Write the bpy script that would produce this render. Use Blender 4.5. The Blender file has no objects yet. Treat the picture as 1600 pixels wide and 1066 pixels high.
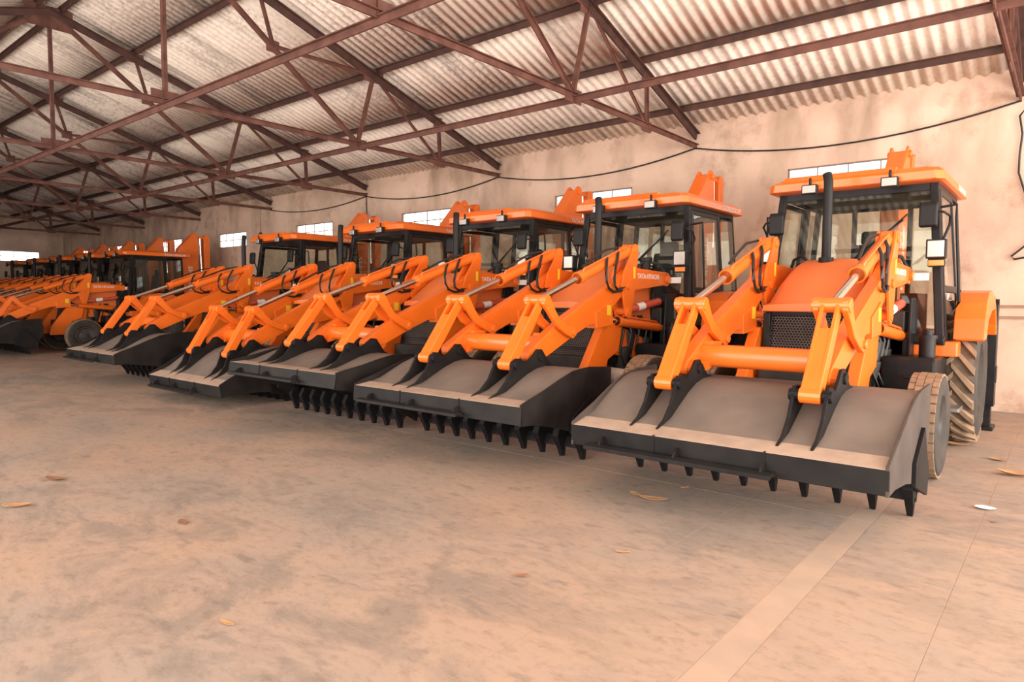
import bpy, bmesh, math, random
from mathutils import Vector, Matrix
random.seed(7)
S = bpy.context.scene
C = S.collection
PI = math.pi

# ------------------------------------------------------------------ camera
YAW, PITCH, ROLL, FPX, CAMH = .6915, .0615, .006, 1056.72, 1.6
cd = bpy.data.cameras.new('camera'); cam = bpy.data.objects.new('camera', cd); C.objects.link(cam)
cd.sensor_width = 36.0; cd.lens = 36.0 * FPX / 1600.0; cd.clip_end = 300
fw = Vector((-math.sin(YAW) * math.cos(PITCH), math.cos(YAW) * math.cos(PITCH), -math.sin(PITCH)))
rt = Vector((math.cos(YAW), math.sin(YAW), 0)); up = rt.cross(fw)
r2 = math.cos(ROLL) * rt + math.sin(ROLL) * up; u2 = -math.sin(ROLL) * rt + math.cos(ROLL) * up
cam.matrix_world = Matrix(((r2.x, u2.x, -fw.x, 0), (r2.y, u2.y, -fw.y, 0), (r2.z, u2.z, -fw.z, CAMH), (0, 0, 0, 1)))
S.camera = cam

# ------------------------------------------------------------------ light
w = bpy.data.worlds.new('sky'); S.world = w; w.use_nodes = True
bg = w.node_tree.nodes['Background']; bg.inputs[0].default_value = (1.0, .955, .91, 1); bg.inputs[1].default_value = 2.6
def area(name, loc, rot, sx, sy, power, col):
    l = bpy.data.lights.new(name, 'AREA'); l.shape = 'RECTANGLE'; l.size = sx; l.size_y = sy; l.energy = power; l.color = col
    o = bpy.data.objects.new(name, l); C.objects.link(o); o.location = loc; o.rotation_euler = rot; return o
# daylight entering the open right end of the shed and the open bays behind the camera
area('daylight_right_end', (6.6, 4.0, 2.2), (0, PI / 2 + .50, 0), 4.2, 13.0, 1900, (1, .93, .86))
area('daylight_open_bays', (-7.5, -3.6, 2.1), (PI / 2 + .52, 0, 0), 25.0, 4.0, 1600, (1, .93, .86))
S.view_settings.view_transform = 'Standard'; S.view_settings.look = 'None'
S.view_settings.gamma = 1; S.view_settings.use_curve_mapping = False
S.view_settings.exposure = 0.14

# ------------------------------------------------------------------ materials
def mat(name, col, rough=.5, metal=0, spec=.5, coat=0):
    m = bpy.data.materials.new(name); m.use_nodes = True
    b = m.node_tree.nodes['Principled BSDF']
    b.inputs['Base Color'].default_value = (*col, 1); b.inputs['Roughness'].default_value = rough
    b.inputs['Metallic'].default_value = metal; b.inputs['Specular IOR Level'].default_value = spec
    b.inputs['Coat Weight'].default_value = coat
    m.diffuse_color = (*col, 1)
    return m
def nodes(m): return m.node_tree.nodes, m.node_tree.links, m.node_tree.nodes['Principled BSDF']
def ramp(n, stops):
    r = n.new('ShaderNodeValToRGB'); e = r.color_ramp.elements
    while len(e) < len(stops): e.new(.5)
    for el, (p, c) in zip(e, stops): el.position = p; el.color = (*c, 1)
    return r
def noisy(name, c1, c2, scale, rough=.7, detail=6, lo=.35, hi=.65, bump=0, bscale=None, stretch=(1, 1, 1), rough2=None, metal=0, coords='Object', **k):
    m = mat(name, c1, rough, metal, **k); n, l, b = nodes(m)
    tc = n.new('ShaderNodeTexCoord'); mp = n.new('ShaderNodeMapping'); mp.inputs['Scale'].default_value = stretch
    l.new(tc.outputs[coords], mp.inputs[0])
    t = n.new('ShaderNodeTexNoise'); t.inputs['Scale'].default_value = scale; t.inputs['Detail'].default_value = detail
    l.new(mp.outputs[0], t.inputs['Vector'])
    r = ramp(n, [(lo, c1), (hi, c2)]); l.new(t.outputs[0], r.inputs[0]); l.new(r.outputs[0], b.inputs['Base Color'])
    if bump:
        t2 = n.new('ShaderNodeTexNoise'); t2.inputs['Scale'].default_value = bscale or scale * 4; t2.inputs['Detail'].default_value = 8
        l.new(mp.outputs[0], t2.inputs['Vector'])
        bp = n.new('ShaderNodeBump'); bp.inputs['Strength'].default_value = bump; bp.inputs['Distance'].default_value = .02
        l.new(t2.outputs[0], bp.inputs['Height']); l.new(bp.outputs[0], b.inputs['Normal'])
    return m
ORANGE = noisy('orange_paint', (.85, .168, .014), (.79, .150, .014), 3, rough=.33, coat=.15)
HOODM = noisy('dusty_orange_paint', (.80, .185, .04), (.68, .19, .06), 2.2, rough=.55)
BLACK = noisy('black_paint', (.008, .008, .009), (.018, .016, .016), 5, rough=.40, spec=.22)
BLACKMAT = mat('black_plastic', (.011, .010, .010), .55, spec=.3)
DARK = noisy('dirty_black_steel', (.010, .009, .009), (.032, .027, .023), 6, rough=.6)
DUSTY = noisy('dust_covered_bucket_plate', (.140, .108, .090), (.178, .138, .114), 3, rough=.75, bump=.08, bscale=60)
DUSTL = noisy('thick_dust_on_ledge', (.42, .30, .225), (.34, .245, .185), 8, rough=.9)
BKT = noisy('bucket_black_paint', (.007, .006, .007), (.016, .014, .013), 4, rough=.55, spec=.2)
SIDEPL = noisy('bucket_side_dust', (.026, .021, .019), (.012, .010, .010), 2.5, rough=.7, spec=.12)
FLANK = noisy('pale_bucket_flank', (.085, .066, .056), (.055, .044, .038), 2.5, rough=.7, spec=.2)  # paler version of the side plate colour, for one bucket
CHROME = mat('chrome_rod', (.80, .76, .73), .18, 1)
STEEL = mat('grey_steel', (.35, .33, .32), .4, .8)
RED = noisy('red_strut_paint', (.55, .06, .03), (.62, .12, .07), 6, rough=.45)
TREAD = noisy('dusty_tyre_tread', (.30, .195, .12), (.21, .14, .09), 9, rough=.95)
GROOVE = noisy('tyre_groove_rubber', (.10, .07, .047), (.15, .105, .07), 9, rough=.95)
RUBBER = noisy('tyre_sidewall_rubber', (.030, .025, .022), (.055, .044, .036), 5, rough=.75)
RIM = noisy('dark_rim_paint', (.05, .045, .045), (.08, .07, .065), 5, rough=.45)
GRILLEM = noisy('dusty_grille_steel', (.075, .058, .05), (.11, .088, .075), 6, rough=.7)
HOSE = mat('black_rubber_hose', (.015, .014, .014), .45)
WHITE = mat('white_sticker', (.85, .83, .8), .5)
LETTER = mat('white_lettering', (.80, .70, .62), .5)
GREYLET = mat('grey_lettering', (.35, .34, .33), .5)
YELLOW = mat('yellow_sticker', (.85, .55, .03), .5)
AMBER = mat('amber_lens', (.75, .22, .02), .2)
LENS = mat('lamp_lens', (.42, .39, .36), .3, .4)
SEATM = mat('dark_seat_fabric', (.03, .03, .032), .8)
LINER = mat('cab_headliner', (.10, .105, .10), .8)
PALE = mat('pale_casting_paint', (.62, .52, .44), .5)
def glass(name, tint, refl=1.0):
    m = bpy.data.materials.new(name); m.use_nodes = True; n = m.node_tree.nodes; l = m.node_tree.links; n.clear()
    o = n.new('ShaderNodeOutputMaterial'); mx = n.new('ShaderNodeMixShader'); t = n.new('ShaderNodeBsdfTransparent'); g = n.new('ShaderNodeBsdfGlossy')
    t.inputs[0].default_value = (*tint, 1); g.inputs['Roughness'].default_value = .01; g.inputs[0].default_value = (refl, refl, refl, 1)
    f = n.new('ShaderNodeFresnel'); ge = n.new('ShaderNodeNewGeometry'); iv = n.new('ShaderNodeMapRange')   # same reflectance from either face of the thin pane
    iv.inputs[3].default_value = 1.5; iv.inputs[4].default_value = 1 / 1.5; l.new(ge.outputs['Backfacing'], iv.inputs[0]); l.new(iv.outputs[0], f.inputs[0])
    l.new(f.outputs[0], mx.inputs[0]); l.new(t.outputs[0], mx.inputs[1]); l.new(g.outputs[0], mx.inputs[2]); l.new(mx.outputs[0], o.inputs[0])
    return m
GLASS = glass('tinted_cab_glass', (.90, .925, .89))
def pane_mat():
    m = bpy.data.materials.new('dusty_window_pane'); m.use_nodes = True; n = m.node_tree.nodes; l = m.node_tree.links; n.clear()
    o = n.new('ShaderNodeOutputMaterial'); mx = n.new('ShaderNodeMixShader'); t = n.new('ShaderNodeBsdfTransparent'); g = n.new('ShaderNodeBsdfTranslucent')
    t.inputs[0].default_value = (.95, .96, .96, 1); g.inputs[0].default_value = (.9, .9, .88, 1); mx.inputs[0].default_value = .2
    l.new(t.outputs[0], mx.inputs[1]); l.new(g.outputs[0], mx.inputs[2]); l.new(mx.outputs[0], o.inputs[0]); return m
PANE = pane_mat()

# plaster wall
def wall_mat():
    m = mat('peach_plaster', (.7, .5, .38), .9); n, l, b = nodes(m)
    tc = n.new('ShaderNodeTexCoord')
    t1 = n.new('ShaderNodeTexNoise'); t1.inputs['Scale'].default_value = .45; t1.inputs['Detail'].default_value = 7; t1.inputs['Roughness'].default_value = .62
    l.new(tc.outputs['Object'], t1.inputs['Vector'])
    r1 = ramp(n, [(.32, (.50, .36, .275)), (.48, (.68, .49, .375)), (.68, (.76, .57, .45))]); l.new(t1.outputs[0], r1.inputs[0])
    mp = n.new('ShaderNodeMapping'); mp.inputs['Scale'].default_value = (.9, .9, .8); l.new(tc.outputs['Object'], mp.inputs[0])
    t2 = n.new('ShaderNodeTexNoise'); t2.inputs['Scale'].default_value = 1.6; t2.inputs['Detail'].default_value = 10; t2.inputs['Roughness'].default_value = .7
    l.new(mp.outputs[0], t2.inputs['Vector'])
    r2_ = ramp(n, [(.34, (.66, .58, .53)), (.47, (1, 1, 1))]); l.new(t2.outputs[0], r2_.inputs[0])
    mx = n.new('ShaderNodeMix'); mx.data_type = 'RGBA'; mx.blend_type = 'MULTIPLY'; mx.inputs[0].default_value = .75
    l.new(r1.outputs[0], mx.inputs[6]); l.new(r2_.outputs[0], mx.inputs[7])
    # water stains running down from the eaves
    sp = n.new('ShaderNodeSeparateXYZ'); l.new(tc.outputs['Object'], sp.inputs[0])
    mp3 = n.new('ShaderNodeMapping'); mp3.inputs['Scale'].default_value = (.8, .8, .30); l.new(tc.outputs['Object'], mp3.inputs[0])
    t3 = n.new('ShaderNodeTexNoise'); t3.inputs['Scale'].default_value = 1.7; t3.inputs['Detail'].default_value = 6; l.new(mp3.outputs[0], t3.inputs['Vector'])
    mr = n.new('ShaderNodeMapRange'); mr.inputs[1].default_value = 2.6; mr.inputs[2].default_value = 4.8; l.new(sp.outputs[2], mr.inputs[0])
    mu = n.new('ShaderNodeMath'); mu.operation = 'MULTIPLY'; l.new(mr.outputs[0], mu.inputs[0])
    r3 = ramp(n, [(.5, (0, 0, 0)), (.68, (1, 1, 1))]); l.new(t3.outputs[0], r3.inputs[0]); l.new(r3.outputs[0], mu.inputs[1])
    mx2 = n.new('ShaderNodeMix'); mx2.data_type = 'RGBA'; l.new(mu.outputs[0], mx2.inputs[0]); l.new(mx.outputs[2], mx2.inputs[6]); mx2.inputs[7].default_value = (.40, .28, .20, 1)
    l.new(mx2.outputs[2], b.inputs['Base Color'])
    t4 = n.new('ShaderNodeTexNoise'); t4.inputs['Scale'].default_value = 5; t4.inputs['Detail'].default_value = 9; l.new(tc.outputs['Object'], t4.inputs['Vector'])
    bp = n.new('ShaderNodeBump'); bp.inputs['Strength'].default_value = .35; bp.inputs['Distance'].default_value = .03
    l.new(t4.outputs[0], bp.inputs['Height']); l.new(bp.outputs[0], b.inputs['Normal'])
    return m
WALL = wall_mat()
def floor_mat():
    m = mat('dusty_concrete', (.55, .4, .3), .85); n, l, b = nodes(m)
    g = n.new('ShaderNodeNewGeometry')
    def noise(scale, detail, rough, st=(1, 1, 1), rz=0, dist=0):
        mp = n.new('ShaderNodeMapping'); mp.inputs['Scale'].default_value = st; mp.inputs['Rotation'].default_value = (0, 0, rz); l.new(g.outputs['Position'], mp.inputs[0])
        t = n.new('ShaderNodeTexNoise'); t.inputs['Scale'].default_value = scale; t.inputs['Detail'].default_value = detail; t.inputs['Roughness'].default_value = rough; t.inputs['Distortion'].default_value = dist
        l.new(mp.outputs[0], t.inputs['Vector']); return t
    a = noise(.55, 8, .6); ra = ramp(n, [(.3, (.43, .285, .20)), (.48, (.395, .28, .212)), (.62, (.33, .26, .215)), (.74, (.28, .23, .20))]); l.new(a.outputs[0], ra.inputs[0])
    # bare grey concrete scuffed through the dust
    c = noise(1.0, 10, .72, (1, 1.9, 1), .5, .6); rc = ramp(n, [(.46, (0, 0, 0)), (.58, (1, 1, 1))]); l.new(c.outputs[0], rc.inputs[0])
    d = noise(.30, 3, .5); rd = ramp(n, [(.38, (.12, .12, .12)), (.56, (1, 1, 1))]); l.new(d.outputs[0], rd.inputs[0])
    mu = n.new('ShaderNodeMath'); mu.operation = 'MULTIPLY'; l.new(rc.outputs[0], mu.inputs[0]); l.new(rd.outputs[0], mu.inputs[1])
    mu2 = n.new('ShaderNodeMath'); mu2.operation = 'MULTIPLY'; l.new(mu.outputs[0], mu2.inputs[0]); mu2.inputs[1].default_value = .56
    mx = n.new('ShaderNodeMix'); mx.data_type = 'RGBA'; l.new(mu2.outputs[0], mx.inputs[0]); l.new(ra.outputs[0], mx.inputs[6]); mx.inputs[7].default_value = (.19, .158, .135, 1)
    # small dark scuffs / footprints
    e = noise(3.2, 5, .55, (1, 2.1, 1), -.35, .3); re = ramp(n, [(.60, (0, 0, 0)), (.67, (1, 1, 1))]); l.new(e.outputs[0], re.inputs[0])
    mu3 = n.new('ShaderNodeMath'); mu3.operation = 'MULTIPLY'; l.new(re.outputs[0], mu3.inputs[0]); mu3.inputs[1].default_value = .5
    mx2 = n.new('ShaderNodeMix'); mx2.data_type = 'RGBA'; l.new(mu3.outputs[0], mx2.inputs[0]); l.new(mx.outputs[2], mx2.inputs[6]); mx2.inputs[7].default_value = (.20, .16, .135, 1)
    h = noise(9, 9, .75, (1, 1.6, 1), .2); rh = ramp(n, [(.34, (.72, .70, .68)), (.50, (1, 1, 1)), (.66, (1.0, 1.0, 1.0)), (.74, (1.12, 1.08, 1.02))]); l.new(h.outputs[0], rh.inputs[0])
    mx3 = n.new('ShaderNodeMix'); mx3.data_type = 'RGBA'; mx3.blend_type = 'MULTIPLY'; mx3.inputs[0].default_value = .8; l.new(mx2.outputs[2], mx3.inputs[6]); l.new(rh.outputs[0], mx3.inputs[7])
    l.new(mx3.outputs[2], b.inputs['Base Color'])
    f = noise(22, 6, .7); bp = n.new('ShaderNodeBump'); bp.inputs['Strength'].default_value = .25; bp.inputs['Distance'].default_value = .01
    l.new(f.outputs[0], bp.inputs['Height']); l.new(bp.outputs[0], b.inputs['Normal'])
    return m
FLOOR = floor_mat()
JOINT = noisy('dust_filled_joint', (.44, .305, .225), (.38, .275, .21), 4, rough=.95)
def sheet_mat(i):
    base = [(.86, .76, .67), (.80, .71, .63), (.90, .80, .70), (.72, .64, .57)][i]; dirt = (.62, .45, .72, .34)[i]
    m = mat('cement_sheet_%d' % i, base, .9); n, l, b = nodes(m)
    g = n.new('ShaderNodeNewGeometry')
    mp = n.new('ShaderNodeMapping'); mp.inputs['Scale'].default_value = (3.0, .35, .35); l.new(g.outputs['Position'], mp.inputs[0])
    t = n.new('ShaderNodeTexNoise'); t.inputs['Scale'].default_value = 1.1; t.inputs['Detail'].default_value = 8; t.inputs['Roughness'].default_value = .65; l.new(mp.outputs[0], t.inputs['Vector'])
    dk = tuple(c * dirt for c in base)
    r = ramp(n, [(.33, dk), (.48, base), (.75, tuple(min(.9, c * 1.10) for c in base))]); l.new(t.outputs[0], r.inputs[0])
    t2 = n.new('ShaderNodeTexNoise'); t2.inputs['Scale'].default_value = 14; t2.inputs['Detail'].default_value = 6; l.new(g.outputs['Position'], t2.inputs['Vector'])
    r2_ = ramp(n, [(.36, (.62, .58, .54)), (.52, (1, 1, 1))]); l.new(t2.outputs[0], r2_.inputs[0])
    mx = n.new('ShaderNodeMix'); mx.data_type = 'RGBA'; mx.blend_type = 'MULTIPLY'; mx.inputs[0].default_value = (.4, .7, .25, .8)[i]
    l.new(r.outputs[0], mx.inputs[6]); l.new(r2_.outputs[0], mx.inputs[7]); l.new(mx.outputs[2], b.inputs['Base Color'])
    return m
SHEETS = [sheet_mat(i) for i in range(4)]
RUST = noisy('red_oxide_steel', (.085, .030, .021), (.15, .06, .042), 5, rough=.7)
RUSTD = noisy('dark_oxide_steel', (.05, .023, .018), (.09, .038, .028), 5, rough=.7)

# ------------------------------------------------------------------ mesh helpers
class MB:
    def __init__(s): s.v = []; s.f = []; s.m = []
    def add(s, vs, fs, mi=0):
        o = len(s.v); s.v += [tuple(x) for x in vs]
        for f in fs: s.f.append([o + i for i in f]); s.m.append(mi)
        return s
    def box(s, c, d, M=None, mi=0):
        x, y, z = d[0] / 2, d[1] / 2, d[2] / 2
        vs = [Vector(p) for p in ((-x, -y, -z), (x, -y, -z), (x, y, -z), (-x, y, -z), (-x, -y, z), (x, -y, z), (x, y, z), (-x, y, z))]
        if M is not None: vs = [M @ p for p in vs]
        c = Vector(c)
        return s.add([p + c for p in vs], [(3, 2, 1, 0), (4, 5, 6, 7), (0, 1, 5, 4), (1, 2, 6, 5), (2, 3, 7, 6), (3, 0, 4, 7)], mi)
    def bb(s, x0, x1, y0, y1, z0, z1, mi=0):
        return s.box(((x0 + x1) / 2, (y0 + y1) / 2, (z0 + z1) / 2), (x1 - x0, y1 - y0, z1 - z0), None, mi)
    def prism(s, prof, x0, x1, mi=0):          # profile in (y, z), extruded along x
        n = len(prof)
        A = sum(prof[i][0] * prof[(i + 1) % n][1] - prof[(i + 1) % n][0] * prof[i][1] for i in range(n))
        if A < 0: prof = prof[::-1]
        vs = [(x0, y, z) for y, z in prof] + [(x1, y, z) for y, z in prof]
        fs = [tuple(range(n))[::-1], tuple(range(n, 2 * n))] + [(i, (i + 1) % n, n + (i + 1) % n, n + i) for i in range(n)]
        return s.add(vs, fs, mi)
    def tube(s, pts, r, n=8, mi=0, cap=True):
        pts = [Vector(p) for p in pts]; rings = []
        for i, p in enumerate(pts):
            d = (pts[min(i + 1, len(pts) - 1)] - pts[max(i - 1, 0)]).normalized()
            a = Vector((0, 0, 1)) if abs(d.z) < .9 else Vector((1, 0, 0))
            u = d.cross(a).normalized(); v = d.cross(u)
            rr = r[i] if isinstance(r, (list, tuple)) else r
            rings.append([p + rr * (math.cos(t) * u + math.sin(t) * v) for t in [2 * PI * k / n for k in range(n)]])
        vs = [q for R in rings for q in R]; fs = []
        for i in range(len(pts) - 1):
            for k in range(n): fs.append((i * n + k, (i + 1) * n + k, (i + 1) * n + (k + 1) % n, i * n + (k + 1) % n))
        if cap: fs += [tuple(range(n)), tuple(range((len(pts) - 1) * n, len(pts) * n))[::-1]]
        return s.add(vs, fs, mi)
    def cyl(s, a, b, r, n=14, mi=0): return s.tube([a, b], r, n, mi)
    def lathe(s, prof, n=40, mi=0, c=(0, 0, 0)):    # profile (x, r) turned about the x axis
        vs = []; fs = []; m = len(prof)
        for k in range(n):
            t = 2 * PI * k / n
            for x, r in prof: vs.append((c[0] + x, c[1] + r * math.cos(t), c[2] + r * math.sin(t)))
        for k in range(n):
            for j in range(m - 1): fs.append((k * m + j, k * m + j + 1, ((k + 1) % n) * m + j + 1, ((k + 1) % n) * m + j))
        return s.add(vs, fs, mi)
    def bar(s, a, b, wd, ht, mi=0, tee=True):       # steel T section from a to b
        a = Vector(a); b = Vector(b); d = (b - a); L = d.length; d.normalize()
        sx = Vector((1, 0, 0)) if abs(d.x) < .9 else Vector((0, 1, 0))
        n = d.cross(sx).normalized(); sx = n.cross(d).normalized()
        if n.z < 0: n = -n
        M = Matrix((sx, d, n)).transposed(); c = (a + b) / 2
        if tee:
            s.box(c + n * ht * .44, (wd, L, ht * .13), M, mi); s.box(c - n * ht * .06, (wd * .22, L, ht * .88), M, mi)
        else: s.box(c, (wd, L, ht), M, mi)
        return s
    def mesh(s, name, mats, bev=0, seg=2, smooth=False, ang=.6):
        me = bpy.data.meshes.new(name); me.from_pydata(s.v, [], s.f)
        for m in mats: me.materials.append(m)
        me.polygons.foreach_set('material_index', s.m)
        bm = bmesh.new(); bm.from_mesh(me)
        bmesh.ops.recalc_face_normals(bm, faces=bm.faces)
        if bev:
            es = [e for e in bm.edges if len(e.link_faces) == 2 and e.calc_face_angle(0) > .5]
            bmesh.ops.bevel(bm, geom=es, offset=bev, segments=seg, profile=.5, affect='EDGES', clamp_overlap=True)
        if smooth:
            for f in bm.faces: f.smooth = True
            for e in bm.edges:
                if len(e.link_faces) == 2 and e.calc_face_angle(0) > ang: e.smooth = False
        bm.to_mesh(me); bm.free(); me.update()
        return me
def ob(name, me, parent=None, loc=(0, 0, 0), rx=0, label=None):
    o = bpy.data.objects.new(name, me); C.objects.link(o)
    if parent is not None: o.parent = parent
    o.location = loc
    if rx: o.rotation_euler = (rx, 0, 0)
    if label: o['label'] = label
    return o
def tag(o, label, cat, group=None):
    o['label'] = label; o['category'] = cat
    if group: o['group'] = group
    return o
def struct(o, label=None):
    o['kind'] = 'structure'
    if label: o['label'] = label
    return o
def empty(name, loc):
    o = bpy.data.objects.new(name, None); C.objects.link(o); o.location = loc; o.empty_display_size = .2; return o
CACHE = {}
def cm(key, fn):
    if key not in CACHE: CACHE[key] = fn()
    return CACHE[key]
def text_mesh(body, size, M, matl, ext=.0015, sx=1.0):
    cu = bpy.data.curves.new('lettering', 'FONT'); cu.body = body; cu.size = size; cu.extrude = ext; cu.resolution_u = 2
    cu.align_x = 'CENTER'; cu.align_y = 'CENTER'; cu.offset = size * .02
    o = bpy.data.objects.new('lettering', cu); C.objects.link(o)
    dg = bpy.context.evaluated_depsgraph_get(); me = bpy.data.meshes.new_from_object(o.evaluated_get(dg))
    bpy.data.objects.remove(o); bpy.data.curves.remove(cu)
    me.transform(M @ Matrix.Diagonal((sx, 1, 1, 1))); me.materials.clear(); me.materials.append(matl); me.update()
    return me
def basis(xa, ya, za, p):
    return Matrix(((xa[0], ya[0], za[0], p[0]), (xa[1], ya[1], za[1], p[1]), (xa[2], ya[2], za[2], p[2]), (0, 0, 0, 1)))

# pixel of the photograph -> point on a world plane, used only to place scattered floor litter
def floor_at(px, py):
    d = r2 * ((px - 800) / FPX) - u2 * ((py - 533) / FPX) + fw
    t = -CAMH / d.z
    return Vector((d.x * t, d.y * t, 0))

# ------------------------------------------------------------------ the shed
XL, XR, YB, YF = -40.0, 6.2, 12.2, -3.05
YR, ZA, ZH, ZT = 4.6, 7.10, 4.67, 4.50           # ridge y, apex z, heel z, tie z
SL = (ZA - ZH) / (12.18 - YR)
def rz(y): return ZH + (12.18 - y) * SL if y >= YR else ZH + (y - (2 * YR - 12.18)) * SL   # underside line of the roof steel
# floor: slabs with dust-filled joints
fl = struct(ob('floor', MB().bb(-48, 14, -16, 13.2, -.25, -.0015).mesh('floor', [JOINT])), 'dusty concrete floor of the shed')
xs = sorted([-48, 14] + [-1.95 - 3.05 * k for k in range(15)] + [-1.22, -1.05, -.45, 2.6, 5.65, 8.7, 11.75])
ys = [-16, -12.0, -8.2, -4.8, -1.42, 1.98, 5.38, 8.78, 11.9, 13.2]
for i in range(len(xs) - 1):
    for j in range(len(ys) - 1):
        a, b_, c, d = xs[i], xs[i + 1], ys[j], ys[j + 1]; g = .003
        strip = b_ - a < .3
        ob('floor_slab', MB().bb(a + g, b_ - g, c + g, d - g, -.06, 0).mesh('floor_slab', [JOINT if strip else FLOOR]), fl)
# back wall with window openings
wins = [-2.95, -7.93, -13.0, -18.0, -22.92, -27.75, -32.45, -36.9]
WZ0, WZ1, WW = 3.38, 3.88, 1.92
mb = MB(); T = .12
mb.bb(XL - T, XR, YB, YB + T, -.05, WZ0); mb.bb(XL - T, XR, YB, YB + T, WZ1, 5.2)
ed = [XL - T] + [v for c in sorted(wins) for v in (c - WW / 2, c + WW / 2)] + [XR]
for i in range(0, len(ed), 2): mb.bb(ed[i], ed[i + 1], YB, YB + T, WZ0, WZ1)
struct(ob('wall_back', mb.mesh('wall_back', [WALL])), 'long stained peach plaster wall behind the machines')
mb = MB(); EW = (9.0, 11.15, 3.30, 3.82)
mb.bb(XL - T, XL, YF - T, YB, -.05, EW[2]); mb.bb(XL - T, XL, YF - T, YB, EW[3], 8.2)
mb.bb(XL - T, XL, YF - T, EW[0], EW[2], EW[3]); mb.bb(XL - T, XL, EW[1], YB, EW[2], EW[3])
struct(ob('wall_left', mb.mesh('wall_left', [WALL])), 'far end plaster wall of the shed')
mb = MB(); mb.bb(XL - T, -20.3, YF - T, YF, -.05, 5.2); mb.bb(-20.3, XR, YF - T, YF, 4.45, 5.2)
for px_ in (-15.4, -10.5, -5.6, -.7): mb.bb(px_ - .25, px_ + .25, YF - T, YF, -.05, 4.45)
struct(ob('wall_front', mb.mesh('wall_front', [WALL])), 'front plaster wall with open bays')
FRM = mat('window_frame_steel', (.22, .15, .11), .6)
def window(n, c, axis):
    root = struct(empty('window_%d' % n, c)); w2 = WW / 2; h = (WZ1 - WZ0) / 2
    if axis == 'y': w2 = (EW[1] - EW[0]) / 2; h = (EW[3] - EW[2]) / 2
    def P(u0, u1, y0, y1, z0, z1):
        return MB().bb(u0, u1, y0, y1, z0, z1) if axis == 'x' else MB().bb(-y1, -y0, u0, u1, z0, z1)
    t = .022
    m = P(-w2, w2, .0, .05, h - t, h); q = P(-w2, w2, .0, .05, -h, -h + t); m.add(q.v, q.f)
    for sgn in (-1, 1):
        q = P(sgn * w2 - (t if sgn > 0 else 0), sgn * w2 + (0 if sgn > 0 else t), .0, .05, -h, h); m.add(q.v, q.f)
    ob('window_frame', m.mesh('window_frame', [FRM]), root)
    ob('glazing_bar', P(-w2, w2, .02, .035, -.010, .010).mesh('glazing_bar', [FRM]), root)
    for k in (1, 2, 3):
        u = -w2 + k * w2 / 2
        ob('glazing_bar', P(u - .008, u + .008, .02, .035, -h, h).mesh('glazing_bar', [FRM]), root)
    for k in range(4):
        for zz in (-h, 0):
            ob('pane', P(-w2 + k * w2 / 2 + .012, -w2 + (k + 1) * w2 / 2 - .012, .038, .042, zz + .012, zz + h - .012).mesh('pane', [PANE]), root)
for i, c in enumerate(wins): window(i + 1, (c, YB, (WZ0 + WZ1) / 2), 'x')
window(9, (XL, (EW[0] + EW[1]) / 2, (EW[2] + EW[3]) / 2), 'y')
# ledge boards on the wall behind the first machine
mb = MB(); mb.bb(-1.2, 3.5, YB - .03, YB + .02, 1.52, 1.56); mb.bb(-1.2, 3.5, YB - .03, YB + .02, 1.36, 1.40)
struct(ob('trim_1', mb.mesh('trim_1', [noisy('ledge_wood', (.36, .22, .15), (.28, .17, .12), 6)])), 'two thin brown ledges low on the right of the wall')
mb = MB(); mb.bb(XL, XR, YB - .05, YB + .02, -.02, .10)
struct(ob('baseboard_back', mb.mesh('baseboard_back', [WALL], .02)))

# corrugated cement sheets, row by row
PIT, NW = .1765, 6
SW = PIT * NW
def sheet_mesh(length, mi):
    vs = []; fs = []; n = NW * 8 + 5; ny = 2
    for j in range(ny):
        for i in range(n):
            x_ = i * PIT / 8; z_ = .024 * math.cos(2 * PI * x_ / PIT)
            vs.append((x_, (j) * length, z_))
    o = len(vs); vs += [(a, b, c + .009) for a, b, c in vs]
    for i in range(n - 1):
        fs.append((i, i + 1, n + i + 1, n + i)); fs.append((o + n + i, o + n + i + 1, o + i + 1, o + i))
        fs.append((i, o + i, o + i + 1, i + 1)); fs.append((n + i, n + i + 1, o + n + i + 1, o + n + i))
    me = bpy.data.meshes.new('roof_sheet'); me.from_pydata(vs, [], fs); me.materials.append(SHEETS[mi])
    for p in me.polygons: p.use_smooth = True
    return me
ROOFUP = .222
ncol = int((XR - XL) / SW) + 1
for side, rows, nm, lab in ((1, [(4.62, 6.22), (6.08, 8.66), (8.5, 10.12), (9.96, 12.32)], 'ceiling_back', 'corrugated cement roof slope above the back wall'),
                       (-1, [(4.62, 6.7), (6.56, 9.0), (8.86, 12.5)], 'ceiling_front', 'corrugated cement roof slope on the camera side of the ridge')):
    root = struct(empty(nm, (0, YR, ZA)), lab)
    for ri, (y0, y1) in enumerate(rows):
        L = (y1 - y0) / math.cos(math.atan(SL))
        ms = [cm(('sheet', side, ri, i), lambda: sheet_mesh(L, i)) for i in range(4)]
        for c in range(ncol):
            xc = XL + c * SW
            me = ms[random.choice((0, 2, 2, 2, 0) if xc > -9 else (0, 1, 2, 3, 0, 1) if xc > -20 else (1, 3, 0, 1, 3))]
            lift = ROOFUP + ri * .0105 + random.uniform(-.001, .001)
            if side > 0:
                o = ob('roof_sheet', me, root, (XL + c * SW - .05, y0 - YR, rz(y0) - ZA + lift), -math.atan(SL))
            else:
                yy = 2 * YR - y0
                o = ob('roof_sheet', me, root, (XL + (c + 1) * SW - .05, yy - YR, rz(y0) - ZA + lift)); o.rotation_euler = (-math.atan(SL), 0, PI)
mb = MB(); mb.prism([(YR - .3, ZA + .13), (YR, ZA + .25), (YR + .3, ZA + .13), (YR + .3, ZA + .15), (YR, ZA + .28), (YR - .3, ZA + .15)], XL, XR)
struct(ob('trim_2', mb.mesh('trim_2', [SHEETS[3]])), 'ridge cap along the top of the roof')

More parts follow.
